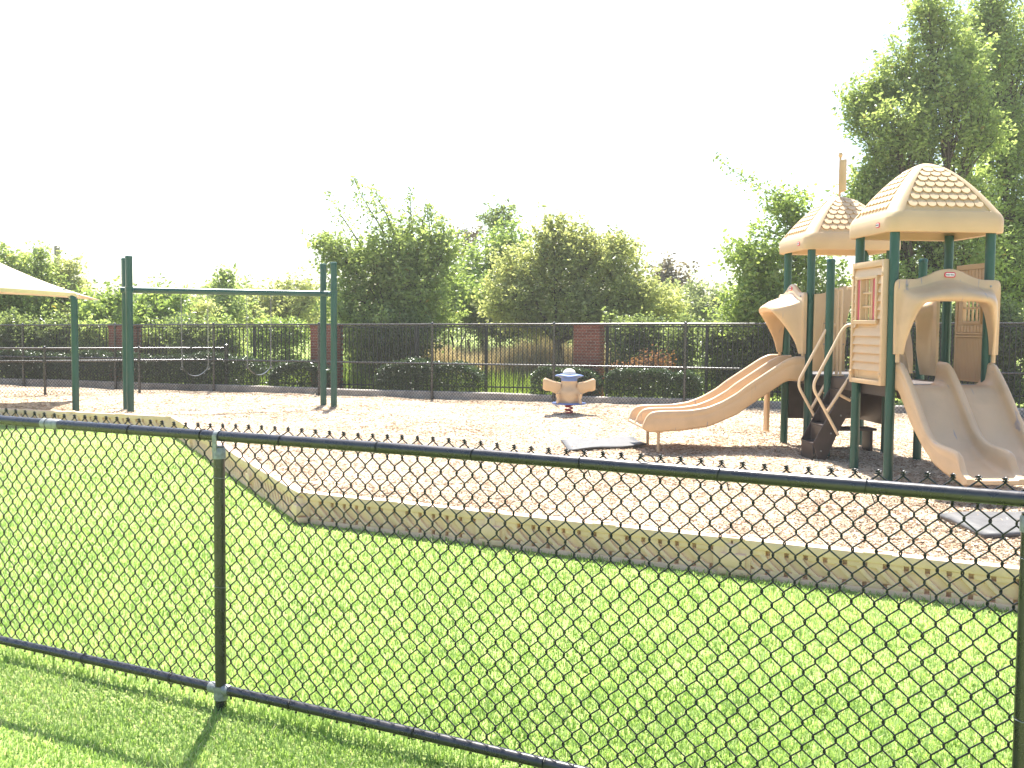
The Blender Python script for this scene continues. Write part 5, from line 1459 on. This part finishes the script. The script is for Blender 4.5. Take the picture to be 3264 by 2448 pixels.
def make_hedge(i, lb, xa, xb, h, wd):
    g = np.random.default_rng(300 + i)
    ya = fence_y((xa + xb) / 2) + 0.62
    t = thing('clipped_hedge', lb, 'hedge', ((xa + xb) / 2, float(ya), 0), math.atan2(-0.31, 1), 'clipped hedges behind the tall fence')
    Ln = (xb - xa) * 1.047
    n = int(Ln * 5200)
    # box with rounded, slightly wavy top; leaves crowd the shell
    u_ = g.uniform(-.5, .5, n) * Ln
    a = g.uniform(0, 1, n)
    th = (g.random(n) * 2 - 1)
    ht = h + .05 * np.sin(u_ * 2.1 + i) + .035 * np.sin(u_ * 5.3 + 2 * i) + 0.02 * np.sin(u_ * 11.0)
    endr = np.clip((Ln / 2 - np.abs(u_)) / .28, 0.12, 1) ** .45
    ht = ht * (.55 + .45 * endr)
    face = g.random(n)
    v_ = np.where(face < .42, -wd / 2, np.where(face < .52, wd / 2, th * wd / 2)) * (.7 + .3 * endr)
    z_ = np.where(face < .52, .08 + (ht - .08) * g.random(n) ** .8, ht)
    rnd = np.clip((z_ - ht + .16) / .16, 0, 1)
    v_ = v_ * (1 - .28 * rnd ** 2 * (face < .52))
    ins = np.abs(g.normal(0, .09, n))
    v_ = v_ - np.sign(v_) * ins * (face < .52) ; z_ = z_ - np.where(face >= .52, ins, 0)
    p = np.stack((u_ + g.normal(0, .02, n), v_ + g.normal(0, .022, n), z_ + g.normal(0, .022, n)), 1)
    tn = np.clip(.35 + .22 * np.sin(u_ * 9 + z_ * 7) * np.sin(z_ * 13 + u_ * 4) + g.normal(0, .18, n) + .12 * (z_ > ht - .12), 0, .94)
    link('foliage', leaves_mesh('foliage', p, g.uniform(.03, .065, n), tn, up=1.0, aspect=.32, g=g), 'leaf_hedge', t)
    mb = MB()
    for k_ in range(max(3, int(Ln * 2.2))):
        x_ = (k_ + .5) / max(3, int(Ln * 2.2)) * Ln - Ln / 2
        for s_ in (-1, 0, 1):
            mb.tube([(x_, 0, -.1), (x_ + .05 * s_, .08 * s_, .3), (x_ + .12 * s_, .2 * s_, h * .8)], [.014, .011, .005], 5)
    # dense woody core that keeps light from passing straight through
    mb.build('stems', 'bark', t)
for i, hd in enumerate(HEDGES): make_hedge(i, *hd)

# dead brown branches fallen against the picket fence
g = np.random.default_rng(77)
dbr = thing('dead_branch', 'fallen branch with dead brown leaves right of the brick pier', 'dead branch', (3.4, 24.2, 0))
mb = MB(); P_ = []
for k_ in range(9):
    a = Vector((g.uniform(-1.0, .2), g.uniform(-.2, .4), g.uniform(.55, .9))); b_ = a + Vector((g.uniform(.3, 1.0), g.uniform(-.3, .3), g.uniform(.0, .4)))
    mb.tube([a, a.lerp(b_, .5) + Vector((0, 0, .08)), b_], [.018, .013, .005], 5)
    for f_ in np.linspace(0, 1, 10):
        P_.append(np.array(a.lerp(b_, f_))[None] + g.normal(size=(9, 3)) * .09)
mb.tube([(-.9, 0, .0), (-.4, .05, .45), (.2, 0, .8)], [.03, .024, .016], 6)
mb.build('branch', 'bark', dbr)
P_ = np.concatenate(P_); link('dead_leaves', leaves_mesh('dead_leaves', P_, g.uniform(.05, .11, len(P_)), np.clip(g.normal(.5, .25, len(P_)), 0, 1), g=g), 'leaf_brown', dbr)

# tall weeds and dry grass of the meadow
def stalks(name, label, cat, mt, xr, yr, n, hmin, hmax, seed, w0=.006, clumpf=1.0):
    g = np.random.default_rng(seed)
    x_ = g.uniform(*xr, n); y_ = g.uniform(*yr, n)
    x_ = x_ + .15 * np.sin(y_ * 5); 
    k_ = y_ > 24.3 - .31 * x_
    x_ = x_[k_]; y_ = y_[k_]; N = len(x_)
    h = g.uniform(hmin, hmax, N) * (1 + .25 * np.sin(x_ * 1.7) * np.sin(y_ * 1.1 + 1))
    an = g.uniform(0, 6.283, N); ln = h * g.uniform(.05, .35, N)
    dx = np.cos(an); dy = np.sin(an); w_ = w0 * g.uniform(.6, 1.5, N)
    v = np.zeros((N, 5, 3))
    for i, s_ in ((0, -1), (1, 1)):
        v[:, i] = np.stack((x_ - s_ * dy * w_, y_ + s_ * dx * w_, np.full(N, -.01)), 1)
    for i, s_ in ((2, -1), (3, 1)):
        v[:, i] = np.stack((x_ + dx * ln * .35 - s_ * dy * w_ * .8, y_ + dy * ln * .35 + s_ * dx * w_ * .8, h * .6), 1)
    v[:, 4] = np.stack((x_ + dx * ln, y_ + dy * ln, h), 1)
    b_ = (np.arange(N) * 5)[:, None]
    o = link(name, raw_mesh(name, v.reshape(-1, 3), (b_ + np.array([[0, 1, 3, 2, 2, 3, 4]])).ravel(), np.tile([4, 3], N), np.repeat(np.clip(g.normal(.5, .25, N), 0, 1), 5)), mt)
    return tag(o, label, cat, kind='stuff')
stalks('meadow_grass', 'sunlit yellow-green meadow grass behind the picket fence', 'meadow grass', 'weed', (-14, 12), (24.3, 36), 42000, .18, .62, 31, .009)
stalks('dry_grass', 'strip of dry tan grass standing behind the fence near the brick pier', 'dry grass', 'straw', (-2.6, 3.4), (28.2, 31), 12000, .8, 1.25, 32, .010)
stalks('weed_tufts', 'green weed tufts along the hedge foot behind the kerb', 'weeds', 'weed', (-9, 8), (22.4, 22.4), 10, .2, .3, 33)

# far wood along the skyline
g = np.random.default_rng(55)
n = 1500
x_ = g.uniform(-60, 60, n); y_ = g.uniform(62, 78, n)
htop = 3.0 + .7 * np.sin(x_ * .23) + .5 * np.sin(x_ * .71 + 1)
z_ = htop * g.random(n) ** .7
p, s_, t_ = clump_leaves(g, np.stack((x_, y_, z_), 1), 34, .7, .34)
o = link('far_wood', leaves_mesh('far_wood', p, s_, t_, g=g), 'leaf_pale')
tag(o, 'far-off line of woodland along the horizon', 'woodland', kind='stuff')

# utility pole among the cedars
up_ = thing('utility_pole', 'weathered wooden pole standing among the cedars at left', 'pole', (-19.6, 44.0, 0))
MB().lathe([(0, -.3), (.15, -.3), (.115, 4.9), (.06, 4.93), (0, 4.93)], 12).build('shaft', 'pole', up_)

# ------------------------------------------------------------------ added haze standing in for lens glare
hz = MB().box(-90, 90, -12, 110, -1.0, 11.5).build('haze', None, None, False)
hm = bpy.data.materials.new('glare_veil'); hm.use_nodes = True
hn_ = hm.node_tree.nodes; hn_.remove(hn_['Principled BSDF'])
pv = hn_.new('ShaderNodeVolumePrincipled')
pv.inputs['Color'].default_value = (1.0, 0.99, 0.94, 1)
pv.inputs['Density'].default_value = 0.0011
pv.inputs['Anisotropy'].default_value = 0.35
hm.node_tree.links.new(pv.outputs[0], hn_['Material Output'].inputs['Volume'])
hz.data.materials.append(hm)
tag(hz, 'thin pale summer haze hanging in the air over the park', 'haze', kind='stuff')
